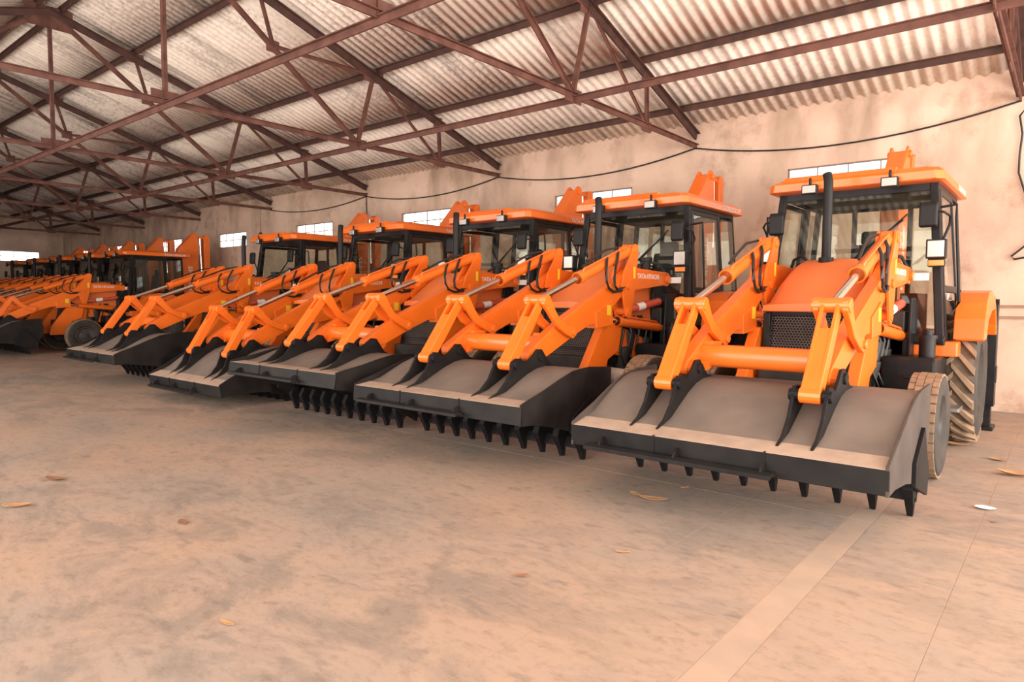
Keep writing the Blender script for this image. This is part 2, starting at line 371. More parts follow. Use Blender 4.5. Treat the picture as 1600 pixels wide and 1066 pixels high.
# trusses
TX = [-.70 - 4.908 * k for k in range(8)]
def truss_mesh(kind):
    m = MB(); Y = lambda y, s: y if s > 0 else 2 * YR - y
    return m
nd = dict(A=(4.6, 7.08), R1=(6.13, 6.62), Ra=(8.5, 5.86), Rb=(10.2, 5.32), H=(12.18, 4.68), K=(4.6, ZT), N1=(8.11, ZT), N2=(10.25, ZT), E=(12.24, ZT), M=(6.37, 5.81))
def seg(a, b, s, wd, ht, tee=True, mt=RUST):
    f = lambda p: (0, (p[0] if s > 0 else 2 * YR - p[0]) - YR, p[1])
    return MB().bar(f(nd[a]), f(nd[b]), wd, ht, 0, tee).mesh('truss_bar', [mt])
def gus(p, s, wy, wz):
    y = (p[0] if s > 0 else 2 * YR - p[0]) - YR
    return MB().bb(-.008, .008, y - wy / 2, y + wy / 2, p[1] - wz / 2, p[1] + wz / 2).mesh('gusset_plate', [RUST], .002)
ordn = ['first', 'second', 'third', 'fourth', 'fifth', 'sixth', 'seventh', 'eighth']
for ti, tx in enumerate(TX):
    root = empty('roof_truss', (tx, YR, 0))
    tag(root, 'rust-red steel roof truss, %s' % ('cut off by the right edge of the photo' if ti == 0 else '%s one counting from the right edge of the photo' % ordn[ti] if ti < 7 else 'last one, nearest the far end wall'), 'roof truss', 'roof trusses')
    for s in (1, -1):
        ob('rafter', cm(('raf', s), lambda: seg('A', 'H', s, .15, .13, True, RUSTD)), root)
        ob('bottom_chord', cm(('tie', s), lambda: seg('K', 'E', s, .11, .08)), root)
        for a, b, wd in (('A', 'N1', .085), ('R1', 'M', .06), ('M', 'Ra', .06), ('Ra', 'N1', .075), ('Ra', 'N2', .055), ('Rb', 'N2', .075)):
            ob('strut', cm((a, b, s), lambda: seg(a, b, s, wd, wd)), root)
        for n_, wy, wz in (('N1', .40, .2), ('N2', .32, .18), ('Ra', .46, .26), ('R1', .36, .2), ('Rb', .24, .22), ('M', .24, .2)):
            ob('gusset_plate', cm(('g', n_, s), lambda: gus(nd[n_], s, wy, wz)), root)
    ob('king_post', cm('king', lambda: MB().bar((0, 0, 7.05), (0, 0, ZT), .07, .07, 0, True).mesh('king_post', [RUST])), root)
    ob('gusset_plate', cm('gA', lambda: gus((4.6, 6.97), 1, .80, .42)), root)
    ob('gusset_plate', cm('gK', lambda: gus((4.6, ZT + .06), 1, .42, .2)), root)
def purlin(y, sgn, lab):
    z = rz(y) + .118
    yy = y if sgn > 0 else 2 * YR - y
    m = MB(); m.bar((XL, yy, z), (XR, yy, z), .09, .11)
    o = ob('purlin', m.mesh('purlin', [RUSTD])); tag(o, lab, 'purlin', 'purlins')
for y, lab in ((11.45, 'lowest steel purlin, just above the top of the back wall'), (10.0, 'second steel purlin up from the back wall'), (8.57, 'third steel purlin up from the back wall'), (6.13, 'fourth steel purlin up from the back wall, high under the roof'), (4.80, 'topmost steel purlin beside the roof ridge')): purlin(y, 1, lab)
for y, lab in ((4.80, 'topmost steel purlin on the camera side of the ridge'), (6.5, 'second steel purlin on the camera side of the ridge'), (8.9, 'third steel purlin on the camera side of the ridge'), (11.3, 'lowest steel purlin above the open front bays')): purlin(y, -1, lab)
for y, lab in ((4.6, 'long steel runner joining the trusses under their king posts'), (8.11, 'long steel runner joining the trusses halfway to the back wall'), (1.09, 'long steel runner joining the trusses on the camera side')):
    m = MB(); m.bar((XL, y, ZT - .06), (XR, y, ZT - .06), .10, .09)
    tag(ob('runner_beam', m.mesh('runner_beam', [RUST])), lab, 'beam', 'runner beams')

# cables on the wall
def catenary(a, b, sag, n=14):
    a = Vector(a); b = Vector(b)
    return [a.lerp(b, t) - Vector((0, 0, sag * 4 * t * (1 - t))) for t in [i / n for i in range(n + 1)]]
pts = []
tops = [(tx, YB - .05, 4.46) for tx in TX[:5]]
for i in range(4): pts += catenary(tops[i], tops[i + 1], (.28, .26, .24, .2)[i])[(1 if i else 0):]
tag(ob('cable', MB().tube(pts, .014, 6).mesh('cable', [HOSE], smooth=True)), 'black cable sagging along the back wall from truss to truss', 'cable')
tag(ob('cable', MB().tube([(TX[3], YB - .03, 4.45), (TX[3] + .01, YB - .03, 4.0), (TX[3], YB - .03, 3.3)], .014, 6).mesh('cable', [HOSE], smooth=True)), 'thin black cable hanging straight down the wall above the cabs', 'cable')
tag(ob('cable', MB().tube([(-.60, YB - .06, 4.40), (-.70, YB - .05, 4.25), (-.66, YB - .05, 4.0), (-.68, YB - .04, 3.7), (-.68, YB - .04, 3.45), (-.58, YB - .04, 3.1), (-.45, YB - .05, 2.7), (-.55, YB - .05, 2.42), (-.72, YB - .05, 2.26), (-.68, YB - .05, 2.22), (-.45, YB - .05, 2.26)], .015, 6).mesh('cable', [HOSE], smooth=True)), 'black cable hanging loose down the wall at the right edge', 'cable')

# pendant lamp under the fifth truss
pl = empty('pendant_lamp', (TX[4] + .05, 11.75, 3.52)); tag(pl, 'small brown conical pendant lamp hanging near the wall above the fifth cab', 'lamp')
ob('lamp_shade', MB().tube([(0, 0, .0), (0, 0, .07), (0, 0, .15), (0, 0, .19)], [.17, .12, .05, .03], 16).mesh('lamp_shade', [RUSTD], smooth=True), pl)
ob('lamp_wire', MB().cyl((0, 0, .18), (0, 0, ZT - 3.56), .006, 6).mesh('lamp_wire', [HOSE]), pl)

# ------------------------------------------------------------------ backhoe loader
Y0 = 8.2                                            # world y of every machine's own origin
def q(y, z): return (y - Y0, z)
def Q(lst): return [q(a, b) for a, b in lst]
def rot2(p, c, t):
    y, z = p[0] - c[0], p[1] - c[1]
    return (c[0] + y * math.cos(t) - z * math.sin(t), c[1] + y * math.sin(t) + z * math.cos(t))
def quadglass(pts, th=.008):
    p = [Vector(a) for a in pts]; n = (p[1] - p[0]).cross(p[3] - p[0]).normalized() * th
    k = len(p)
    m = MB(); m.add(p + [a + n for a in p], [tuple(range(k))[::-1], tuple(range(k, 2 * k))] + [(i, (i + 1) % k, k + (i + 1) % k, k + i) for i in range(k)])
    return m
PIV = (8.38, 1.88); HG = (5.48, 1.02); LP = (5.10, .92); KN = (6.07, 1.25); PN = (5.57, 1.57); LT = (7.47, 2.22); LB = (7.31, 1.46); LPV = (7.29, 1.77)
ARMX = .575; BW = 1.18
def rel(lst, c): return [(a - c[0], b - c[1]) for a, b in lst]
def arc(c, r, a0, a1, n=6): return [(c[0] + r * math.cos(a0 + (a1 - a0) * i / n), c[1] + r * math.sin(a0 + (a1 - a0) * i / n)) for i in range(n + 1)]
SHELL = [(4.80, .60), (4.96, .655), (5.12, .745), (5.28, .835), (5.42, .895), (5.56, .925), (5.72, .93), (5.92, .925), (6.03, .86), (6.08, .72), (6.06, .58), (5.98, .46), (5.87, .33), (5.77, .17)]
def bucket_shell():
    n = len(SHELL); th = .02; outer = []
    for i, p in enumerate(SHELL):
        a = Vector(SHELL[max(0, i - 1)]); b = Vector(SHELL[min(n - 1, i + 1)]); d = (b - a).normalized(); outer.append((p[0] + d.y * th, p[1] - d.x * th))
    m = MB(); P1 = rel(SHELL, HG); P2 = rel(outer, HG)
    vs = []
    for P_ in (P1, P2):
        for xx in (-BW + .02, BW - .02): vs += [(xx, a, b) for a, b in P_]
    fs = []; mi = []
    for i in range(n - 1):
        fs.append((i, i + 1, n + i + 1, n + i)); fs.append((2 * n + i, 3 * n + i, 3 * n + i + 1, 2 * n + i + 1))
    for e in (0, n - 1): fs.append((e, n + e, 3 * n + e, 2 * n + e))
    m.add(vs, fs); m.m = [0 if (i % 2 == 0 and i // 2 < 8) else 1 for i in range(len(fs))]
    return m.mesh('bucket', [DUSTY, BKT], smooth=True, ang=.7)
SIDE = [(6.08, .965), (5.70, .955), (5.56, .935), (5.40, .905), (5.21, .83), (4.95, .715), (4.74, .635), (4.62, .585), (4.625, .395), (4.83, .40), (5.2, .36), (5.5, .30), (5.76, .18), (5.90, .30), (6.04, .43), (6.10, .56), (6.11, .71)]
def wheel_tyre(r, wd, front):
    m = MB(); h = wd / 2
    if front:
        prof = [(-h * .55, r * .52), (-h * .85, r * .60), (-h, r * .78), (-h * .93, r * .91), (-h * .80, r * .955)]
        m.lathe(prof, 44, 2); m.lathe([(-x, a) for x, a in prof][::-1], 44, 2)
        m.lathe([(-h * .80, r * .955), (-h * .4, r * .968), (h * .4, r * .968), (h * .80, r * .955)], 44, 1)
        n = 34
        for k in range(n):
            for row, (x0, x1, off) in enumerate(((-.86, -.50, 0), (-.46, -.02, .5), (.02, .46, 0), (.50, .86, .5))):
                t = 2 * PI * (k + off) / n; ct, st = math.cos(t), math.sin(t); rr = r * (.985 if row in (1, 2) else .975)
                M = Matrix(((1, 0, 0), (0, -st, ct), (0, ct, st)))
                m.box(Vector(((x0 + x1) / 2 * h, ct * rr, st * rr)), ((x1 - x0) * h, 2 * PI * r / n * (.80 if row in (0, 3) else .90), r * .045), M, 0)
    else:
        prof = [(-h * .6, r * .50), (-h * .88, r * .56), (-h, r * .70), (-h * .97, r * .84), (-h * .86, r * .915)]
        m.lathe(prof, 48, 2); m.lathe([(-x, a) for x, a in prof][::-1], 48, 2)
        m.lathe([(-h * .86, r * .915), (-h * .4, r * .94), (h * .4, r * .94), (h * .86, r * .915)], 48, 1)
        n = 23
        for k in range(n):
            for sg in (-1, 1):
                t0 = 2 * PI * (k + (.5 if sg > 0 else 0)) / n; vs = []
                for i in range(5):
                    u = i / 4; xx = sg * h * (-.05 + .98 * u); t = t0 + .36 * u
                    hw = (.040 + .020 * u) * 1.15; dr = -.02 * r * u * u
                    for (dt, rad) in ((-hw, r * .90), (hw, r * .90), (hw * .8, r + dr), (-hw * .8, r + dr)):
                        vs.append((xx, math.cos(t + dt) * rad, math.sin(t + dt) * rad))
                fs = [(0, 1, 2, 3), (16, 19, 18, 17)]
                for i in range(4):
                    for e in range(4): fs.append((i * 4 + e, i * 4 + (e + 1) % 4, i * 4 + 4 + (e + 1) % 4, i * 4 + 4 + e))
                m.add(vs, fs, 0)
    return m.mesh('tyre', [TREAD, GROOVE, RUBBER], smooth=True, ang=.5)
def rim_mesh(r, wd):
    h = wd / 2; m = MB()
    m.lathe([(h * .62, r * .53), (h * .66, r * .49), (h * .25, r * .44), (h * .15, r * .30), (h * .30, r * .16), (h * .55, r * .15), (h * .58, .001)], 32)
    m.lathe([(-h * .62, r * .53), (-h * .3, r * .44), (-h * .2, .001)], 32)
    for k in range(8):
        t = 2 * PI * k / 8; p = (0, math.cos(t) * r * .22, math.sin(t) * r * .22); m.cyl((h * .2, p[1], p[2]), (h * .36, p[1], p[2]), .018, 6)
    return m.mesh('rim', [RIM], smooth=True, ang=.6)
def hexgrille(w_, h_, pitch):
    m = MB(); s3 = math.sqrt(3); ny = int(h_ / (pitch * s3 / 2)); nx = int(w_ / pitch)
    for j in range(ny):
        for i in range(nx):
            cx = -w_ / 2 + (i + .5 + (.5 if j % 2 else 0)) * pitch; cz = (j + .5) * pitch * s3 / 2
            if cx > w_ / 2: continue
            o = [(cx + pitch / s3 * math.sin(PI / 3 * k), cz + pitch / s3 * math.cos(PI / 3 * k)) for k in range(6)]
            n_ = [(cx + pitch * .42 * math.sin(PI / 3 * k), cz + pitch * .42 * math.cos(PI / 3 * k)) for k in range(6)]
            m.add([(a, 0, b) for a, b in o + n_], [(k, (k + 1) % 6, 6 + (k + 1) % 6, 6 + k) for k in range(6)])
    return m.mesh('grille_mesh', [GRILLEM])
CT = dict(x=.82, z=2.90); CB = dict(x=.96, z=1.16)
def cx(z): return CB['x'] + (CT['x'] - CB['x']) * (z - CB['z']) / (CT['z'] - CB['z'])
def fy(z): return 8.38 + .20 * (z - CB['z']) / (CT['z'] - CB['z']) - Y0     # windshield plane
RB = 10.12 - Y0

def make_loader(X, label, phi=0.0, delta=0.0, dusty=False):  # dusty only selects the paler colour for the bucket's side plates
    root = empty('backhoe_loader', (X, Y0, 0)); tag(root, label, 'backhoe loader', 'backhoe loaders')
    part = lambda name, key, fn, parent=root, loc=(0, 0, 0), rx=0, label=None: ob(name, cm(key, fn), parent, loc, rx, label)
    # ---- chassis and running gear
    def ch():
        m = MB(); m.bb(-.40, .40, 6.75 - Y0, 10.2 - Y0, .52, .92); m.bb(-.36, .36, 7.1 - Y0, 8.35 - Y0, .9, 1.42)
        m.bb(-.62, -.40, 8.25 - Y0, 8.5 - Y0, .7, 1.5); m.bb(.40, .62, 8.25 - Y0, 8.5 - Y0, .7, 1.5)
        m.cyl((-.95, 7.15 - Y0, .47), (.95, 7.15 - Y0, .47), .085); m.cyl((-1.0, 9.25 - Y0, .74), (1.0, 9.25 - Y0, .74), .14)
        m.bb(-.55, .55, 8.5 - Y0, 10.1 - Y0, .75, 1.16)
        return m.mesh('chassis', [DARK], .012)
    part('chassis', 'chassis', ch)
    for s in (-1, 1):
        for i, (x0, y_, z_, r_) in enumerate(((.33, 7.45, 1.20, .09), (.36, 7.7, 1.05, .12), (.34, 7.95, 1.25, .08), (.38, 8.1, .95, .10), (.40, 7.55, .85, .09))):
            part('engine_unit', ('eng', i), lambda: MB().cyl((0, 0, -.15), (.06, 0, .16), r_, 10).mesh('engine_unit', [DARK], smooth=True, ang=.7), loc=(s * x0, y_ - Y0, z_))
        for i in range(4):
            part('engine_hose', 'ehose', lambda: MB().tube([(0, 0, 1.40), (.06, .06, 1.2), (.03, .02, .95), (.08, .12, .75)], .016, 6).mesh('engine_hose', [HOSE], smooth=True), loc=(s * .45, 7.4 + .2 * i - Y0, 0)).scale = (s, 1, 1)
        part('steering_knuckle', 'axc', lambda: MB().tube([(.42, 7.30 - Y0, .66), (.62, 7.26 - Y0, .64), (.80, 7.20 - Y0, .54)], [.10, .12, .09], 12).bb(.60, .72, 7.10 - Y0, 7.22 - Y0, .60, .70).mesh('steering_knuckle', [PALE], smooth=True), label='pale painted steering knuckle casting').scale = (s, 1, 1)
    for s in (-1, 1):
        o = part('front_wheel', 'ftyre', lambda: wheel_tyre(.475, .27, True), loc=(s * 1.015, 7.17 - Y0, .475))
        if s < 0: o.rotation_euler = (0, 0, PI)
        part('rim', 'frim', lambda: rim_mesh(.475, .27), o)
        o = part('rear_wheel', 'rtyre', lambda: wheel_tyre(.73, .43, False), loc=(s * 1.03, 9.27 - Y0, .735))
        if s < 0: o.rotation_euler = (0, 0, PI)
        part('rim', 'rrim', lambda: rim_mesh(.73, .43), o)
        def fen():
            pr = [(8.60, 1.20), (8.64, 1.42), (8.74, 1.60), (8.92, 1.70), (9.25, 1.73), (9.6, 1.68), (9.86, 1.55), (10.02, 1.36), (10.08, 1.22)]
            inner = [(9.29 + (y - 9.29) * .95, .80 + (z - .80) * .955) for y, z in pr]
            m = MB(); m.prism(Q(pr + inner[::-1]), 1.04, 1.30); m.prism(Q(pr), 1.02, 1.06); m.prism(Q([(8.60, 1.20), (8.64, 1.42), (8.74, 1.60), (8.92, 1.70), (9.6, 1.68), (9.72, 1.52), (9.3, 1.50), (8.95, 1.40), (8.78, 1.20)]), 1.285, 1.305)
            return m.mesh('fender', [ORANGE], .012)
        o = part('fender', 'fender', fen)
        if s < 0: o.scale = (-1, 1, 1)
        def tank():
            m = MB(); m.prism(Q([(7.78, .42), (8.95, .42), (8.95, .90), (8.55, 1.02), (7.80, 1.04), (7.78, 1.0)]), .50, .98)
            return m.mesh('fuel_tank', [BLACK], .025)
        o = part('side_tank', 'tank', tank)
        if s < 0: o.scale = (-1, 1, 1)
        def tankbits():
            m = MB(); m.bb(.70, .78, 7.755 - Y0, 7.79 - Y0, .83, .86)
            return m.mesh('tank_latch', [BLACKMAT], .004)
        part('tank_latch', 'tankbits', tankbits, o)
        def can():
            m = MB(); m.cyl((.86, 8.10 - Y0, 1.0), (.86, 8.10 - Y0, 1.24), .075, 18); m.cyl((.86, 8.10 - Y0, 1.22), (.86, 8.10 - Y0, 1.26), .09, 18); m.cyl((.86, 8.10 - Y0, 1.26), (.86, 8.10 - Y0, 1.31), .05, 12)
            return m.mesh('filter_canister', [BLACK], smooth=True)
        o2 = part('filter_canister', 'can', can)
        if s < 0: o2.scale = (-1, 1, 1)
        def sill():
            m = MB(); m.bb(.68, 1.09, 8.42 - Y0, 8.66 - Y0, 1.02, 1.18); return m.mesh('sill_panel', [ORANGE], .015)
        o2 = part('sill_panel', 'sill', sill)
        if s < 0: o2.scale = (-1, 1, 1)
        def step():
            m = MB(); m.bb(.96, 1.14, 8.25 - Y0, 8.6 - Y0, .46, .50); m.bb(.98, 1.0, 8.3 - Y0, 8.34 - Y0, .46, .8); m.bb(.98, 1.0, 8.52 - Y0, 8.56 - Y0, .46, .8)
            return m.mesh('entry_step', [STEEL], .006)
        o2 = part('entry_step', 'step', step)
        if s < 0: o2.scale = (-1, 1, 1)
    # ---- hood, grille
    def hood():
        m = MB(); secs = []
        for y, z, wt, wb in ((6.985, 1.50, .425, .435), (6.99, 1.565, .415, .43), (7.05, 1.60, .40, .43), (7.35, 1.82, .375, .44), (7.62, 1.99, .345, .45), (7.82, 2.045, .33, .46), (8.42, 2.07, .33, .48)):
            zb = 1.30 if y > 7.2 else (1.50 if y < 7.04 else 1.44)
            zs = z - .07 if y > 7.0 else z - .01
            secs.append([(-wb, y - Y0, zb), (-wt - .03, y - Y0, zs), (-wt + .05, y - Y0, z), (0, y - Y0, z + .012), (wt - .05, y - Y0, z), (wt + .03, y - Y0, zs), (wb, y - Y0, zb)])
        vs = [p for s_ in secs for p in s_]; fs = []
        for i in range(len(secs) - 1):
            for k in range(6): fs.append((i * 7 + k, i * 7 + k + 1, (i + 1) * 7 + k + 1, (i + 1) * 7 + k))
        fs.append(tuple(range(7))); m.add(vs, fs)
        return m.mesh('hood', [HOODM], smooth=True, ang=.75)
    part('hood', 'hood', hood, label='dusty orange engine hood')
    def gr():
        m = MB(); yt, yb = 7.02, 6.83
        def pnl(x0, x1, z0, z1, dy, th):
            f = lambda z: yb + (yt - yb) * (z - .66) / .86 + dy - Y0
            m.add([(x0, f(z0), z0), (x1, f(z0), z0), (x1, f(z0) + th, z0), (x0, f(z0) + th, z0), (x0, f(z1), z1), (x1, f(z1), z1), (x1, f(z1) + th, z1), (x0, f(z1) + th, z1)],
                  [(3, 2, 1, 0), (4, 5, 6, 7), (0, 1, 5, 4), (1, 2, 6, 5), (2, 3, 7, 6), (3, 0, 4, 7)])
        pnl(-.43, -.35, .64, 1.52, 0, .1); pnl(.35, .43, .64, 1.52, 0, .1); pnl(-.43, .43, 1.45, 1.52, 0, .1); pnl(-.43, .43, .64, .72, 0, .1); pnl(-.43, .43, .98, 1.02, 0, .1)
        pnl(-.40, .40, .64, 1.50, .09, .03)
        m.bb(-.43, -.36, 6.95 - Y0, 7.6 - Y0, .8, 1.48); m.bb(.36, .43, 6.95 - Y0, 7.6 - Y0, .8, 1.48)
        return m.mesh('grille', [BLACK], .008)
    g = part('grille', 'grille', gr)
    def gm():
        me = hexgrille(.70, .80, .030)
        a = math.atan2(.19, .86)
        me.transform(Matrix.Translation((0, 6.845 - Y0, .70)) @ Matrix.Rotation(-a, 4, 'X'))
        return me
    part('grille_mesh', 'gmesh', gm, g)
    def bump():
        m = MB(); m.bb(-.46, .46, 6.74 - Y0, 6.82 - Y0, .52, .64); return m.mesh('front_bumper', [BLACK], .01)
    part('front_bumper', 'bump', bump)
    def leg():
        m = MB(); m.prism(Q([(6.93, 1.33), (7.35, 1.33), (7.27, .97), (7.02, .88), (6.88, .50), (6.46, .50), (6.48, .72)]), .45, .56)
        m.prism(Q([(7.0, 1.30), (7.35, 1.30), (8.05, 1.10), (8.05, .80), (7.3, .92)]), .42, .47)
        return m.mesh('frame_leg', [ORANGE], .01)
    for s in (-1, 1):
        o = part('frame_leg', 'leg', leg)
        if s < 0: o.scale = (-1, 1, 1)
    def ex():
        m = MB(); m.tube([(-.05, 7.72 - Y0, 2.0), (-.05, 7.72 - Y0, 2.80), (-.055, 7.73 - Y0, 2.88), (-.075, 7.75 - Y0, 2.95)], .047, 16); m.cyl((-.05, 7.72 - Y0, 2.0), (-.05, 7.72 - Y0, 2.065), .075, 16)
        return m.mesh('exhaust_stack', [BLACKMAT], smooth=True)
    part('exhaust_stack', 'exh', ex)
    # ---- loader linkage: everything on the arms swings by phi about the rear pivot
    A = lambda p: rot2(p, PIV, phi)
    def arm():
        pr = arc((5.46, 1.02), .085, math.radians(215), math.radians(110), 5) + [(5.70, 1.245), (6.00, 1.40), (6.48, 1.60), (7.14, 1.87), (7.36, 1.985), (7.6, 2.0), (8.30, 1.975)] + arc(PIV, .095, PI * .45, -PI * .45, 5) + [(8.30, 1.80), (7.45, 1.715), (7.16, 1.62), (6.98, 1.50), (6.89, 1.42), (6.87, 1.325), (6.48, 1.31), (6.2, 1.21), (5.72, 1.015), (5.56, .955)]
        m = MB(); m.prism(rel(pr, PIV), -.055, .055)
        m.cyl((-.09, 0, 0), (.09, 0, 0), .055); m.cyl((-.10, HG[0] - PIV[0], HG[1] - PIV[1]), (.10, HG[0] - PIV[0], HG[1] - PIV[1]), .075, 18)
        m.prism(rel([(6.60, 1.46), (6.95, 1.60), (6.98, 1.30), (6.62, 1.27)], PIV), -.075, .075)
        return m.mesh('loader_arm', [ORANGE], .007)
    def lever():
        pr = arc((7.47, 2.225), .07, PI * .95, -.05 * PI, 6) + [(7.50, 1.98), (7.44, 1.62)] + arc((7.32, 1.455), .075, 0, -PI, 5) + [(7.20, 1.58), (7.14, 1.78), (7.20, 1.94), (7.33, 2.12)]
        m = MB()
        for s in (-1, 1): m.prism(rel(pr, LPV), s * .075 - .014, s * .075 + .014)
        m.cyl((-.11, 0, 0), (.11, 0, 0), .045); m.cyl((-.10, LT[0] - LPV[0], LT[1] - LPV[1]), (.10, LT[0] - LPV[0], LT[1] - LPV[1]), .05); m.cyl((-.10, LB[0] - LPV[0], LB[1] - LPV[1]), (.10, LB[0] - LPV[0], LB[1] - LPV[1]), .045)
        return m.mesh('levelling_lever', [ORANGE], .006)
    lp = rot2(LP, HG, delta); r1 = math.hypot(PN[0] - KN[0], PN[1] - KN[1]); rr2 = math.hypot(PN[0] - LP[0], PN[1] - LP[1])
    dx_, dz_ = lp[0] - KN[0], lp[1] - KN[1]; d = math.hypot(dx_, dz_); a_ = (r1 * r1 - rr2 * rr2 + d * d) / (2 * d); h_ = math.sqrt(max(0, r1 * r1 - a_ * a_))
    pn = (KN[0] + a_ * dx_ / d + h_ * dz_ / d, KN[1] + a_ * dz_ / d - h_ * dx_ / d)
    pn2 = (KN[0] + a_ * dx_ / d - h_ * dz_ / d, KN[1] + a_ * dz_ / d + h_ * dx_ / d)
    if pn2[1] > pn[1]: pn = pn2
    pA, knA, lpA, hgA, ltA, lbA, lvA = A(pn), A(KN), A(lp), A(HG), A(LT), A(LB), A(LPV)
    ang = lambda a, b: math.atan2(b[1] - a[1], b[0] - a[0])
    L3 = lambda x_, p: (x_, p[0] - Y0, p[1])
    def bell():
        L_ = r1; pr = [(-.02, .065), (L_ * .12, .05), (L_ * .3, .005), (L_ * .5, -.022), (L_ * .75, -.01), (L_ * .93, .045), (L_ + .03, .055), (L_ + .065, 0), (L_ + .04, -.06), (L_ * .85, -.09), (L_ * .5, -.115), (L_ * .2, -.085), (-.02, -.065), (-.065, 0)]
        m = MB()
        for s in (-1, 1): m.prism(pr, s * .105 - .024, s * .105 + .024)
        m.cyl((-.15, L_, 0), (.15, L_, 0), .04, 12)
        return m.mesh('bell_crank', [ORANGE], .008)
    def link():
        L_ = rr2; m = MB()
        m.prism([(L_ * .26, .045), (L_ + .02, .05), (L_ + .05, .02), (L_ + .05, -.02), (L_ + .02, -.05), (L_ * .30, -.045)], -.058, .058)
        for s in (-1, 1): m.prism([(-.03, .05), (L_ + .0, .062), (L_ + .0, -.05), (-.03, -.05)], s * .054 - .014, s * .054 + .014)
        m.cyl((-.14, 0, 0), (.14, 0, 0), .058, 16); m.cyl((-.075, L_, 0), (.075, L_, 0), .058, 14)
        return m.mesh('bucket_link', [ORANGE], .005)
    LEN = .0
    def barrel():
        L_ = 1.22; m = MB(); m.cyl((0, .02, 0), (0, L_, 0), .062, 18); m.cyl((0, L_ - .09, 0), (0, L_, 0), .073, 18); m.cyl((-.05, 0, 0), (.05, 0, 0), .07, 16)
        m.tube([(.045, .16, -.075), (.045, .3, -.085), (.045, 1.12, -.085), (.03, 1.14, -.05)], .011, 6)
        m.bb(-.02, .05, .15, .22, -.09, -.05)
        return m.mesh('tilt_cylinder', [ORANGE], smooth=True, ang=.7)
    def rod():
        m = MB(); m.cyl((0, .0, 0), (0, 1.1, 0), .033, 14); return m.mesh('piston_rod', [CHROME], smooth=True, ang=.7)
    def hoses():
        m = MB()
        m.tube([(.05, .36, -.07), (.085, .44, -.03), (.10, .54, .06), (.105, .62, .17), (.10, .63, .27), (.085, .55, .34), (.075, .40, .36), (.07, .24, .35)], .016, 8)
        m.tube([(.05, .62, -.07), (.085, .70, -.03), (.10, .77, .06), (.105, .80, .16), (.10, .76, .26), (.085, .64, .34), (.075, .46, .38), (.07, .28, .38)], .016, 8)
        m.tube([(-.05, .16, -.08), (-.08, .42, -.12), (-.05, .75, -.11), (-.02, 1.05, -.09)], .014, 8)
        return m.mesh('hydraulic_hose', [HOSE], smooth=True)
    def lift():
        m = MB(); m.cyl((0, .25, 0), (0, 1.44, 0), .058, 16); m.cyl((-.06, 1.50, 0), (.06, 1.50, 0), .06, 14); m.cyl((0, .25, 0), (0, .33, 0), .066, 16); m.tube([(.03, .36, .07), (.03, 1.2, .07), (.02, 1.3, .04)], .012, 6)
        return m.mesh('lift_cylinder', [ORANGE], smooth=True, ang=.7)
    def lrod():
        m = MB(); m.cyl((0, 0, 0), (0, .5, 0), .032, 12); m.cyl((-.06, 0, 0), (.06, 0, 0), .045, 12); return m.mesh('piston_rod', [CHROME], smooth=True, ang=.7)
    def redl():
        m = MB(); m.cyl((0, 0, 0), (0, .95, 0), .05, 14); return m.mesh('safety_strut', [RED], smooth=True, ang=.7)
    def redlab():
        m = MB(); m.tube([(0, .34, 0), (0, .52, 0)], .0515, 14, cap=False); return m.mesh('warning_label', [WHITE], smooth=True)
    for s in (-1, 1):
        x_ = s * ARMX
        o = part('loader_arm', 'arm', arm, loc=L3(x_, PIV), rx=phi)
        if s > 0:
            part('lettering', 'armtxt', lambda: text_mesh('TATA HITACHI', .085, basis((0, 1, 0), (0, 0, 1), (1, 0, 0), (.0565, -.52, .02)), LETTER), o)
        part('sticker', 'armst', lambda: MB().bb(.0755, .0765, 6.83 - PIV[0], 6.92 - PIV[0], 1.42 - PIV[1], 1.54 - PIV[1]).mesh('sticker', [YELLOW]), o)
        lv = part('levelling_lever', 'lever', lever, loc=L3(x_, lvA), rx=phi)
        part('sticker', 'levst', lambda: MB().bb(.0895, .0905, .12, .17, .10, .24).mesh('sticker', [YELLOW]), lv)
        part('bell_crank', 'bell', bell, loc=L3(x_, pA), rx=ang(pA, knA))
        part('bucket_link', 'link', link, loc=L3(x_, pA), rx=ang(pA, lpA))
        c_ = part('tilt_cylinder', 'barrel', barrel, loc=L3(x_, ltA), rx=ang(ltA, pA))
        part('piston_rod', 'rod', rod, c_, loc=(0, math.hypot(ltA[0] - pA[0], ltA[1] - pA[1]) - 1.1, 0))
        part('hydraulic_hose', 'hoses', hoses, c_)
        lf = A((6.90, 1.37)); lr_ = (8.42, 1.22)
        c_ = part('lift_cylinder', 'lift', lift, loc=(x_, lr_[0] - Y0 - 1.5 * math.cos(ang(lf, lr_)), lr_[1] - 1.5 * math.sin(ang(lf, lr_))), rx=ang(lf, lr_))
        part('piston_rod', 'lrod', lrod, c_, loc=(0, 1.5 - math.hypot(lf[0] - lr_[0], lf[1] - lr_[1]), 0))
        st = part('safety_strut', 'redl', redl, loc=L3(x_, lbA), rx=ang(lbA, (8.25, 1.58)))
        part('warning_label', 'redlab', redlab, st)
        def tower():
            m = MB(); m.prism(Q([(8.22, 1.0), (8.50, 1.0), (8.50, 1.90), (8.44, 1.98), (8.33, 1.98), (8.26, 1.7)]), -.13, -.08); m.prism(Q([(8.22, 1.0), (8.50, 1.0), (8.50, 1.64), (8.26, 1.64)]), .08, .11)
            m.bb(-.2, .11, 8.25 - Y0, 8.5 - Y0, 1.02, 1.2)
            return m.mesh('pivot_tower', [BLACK], .01)
        o = part('pivot_tower', 'tower', tower, loc=(x_, 0, 0))
        if s < 0: o.scale = (-1, 1, 1)
    cb = A((5.74, 1.115))
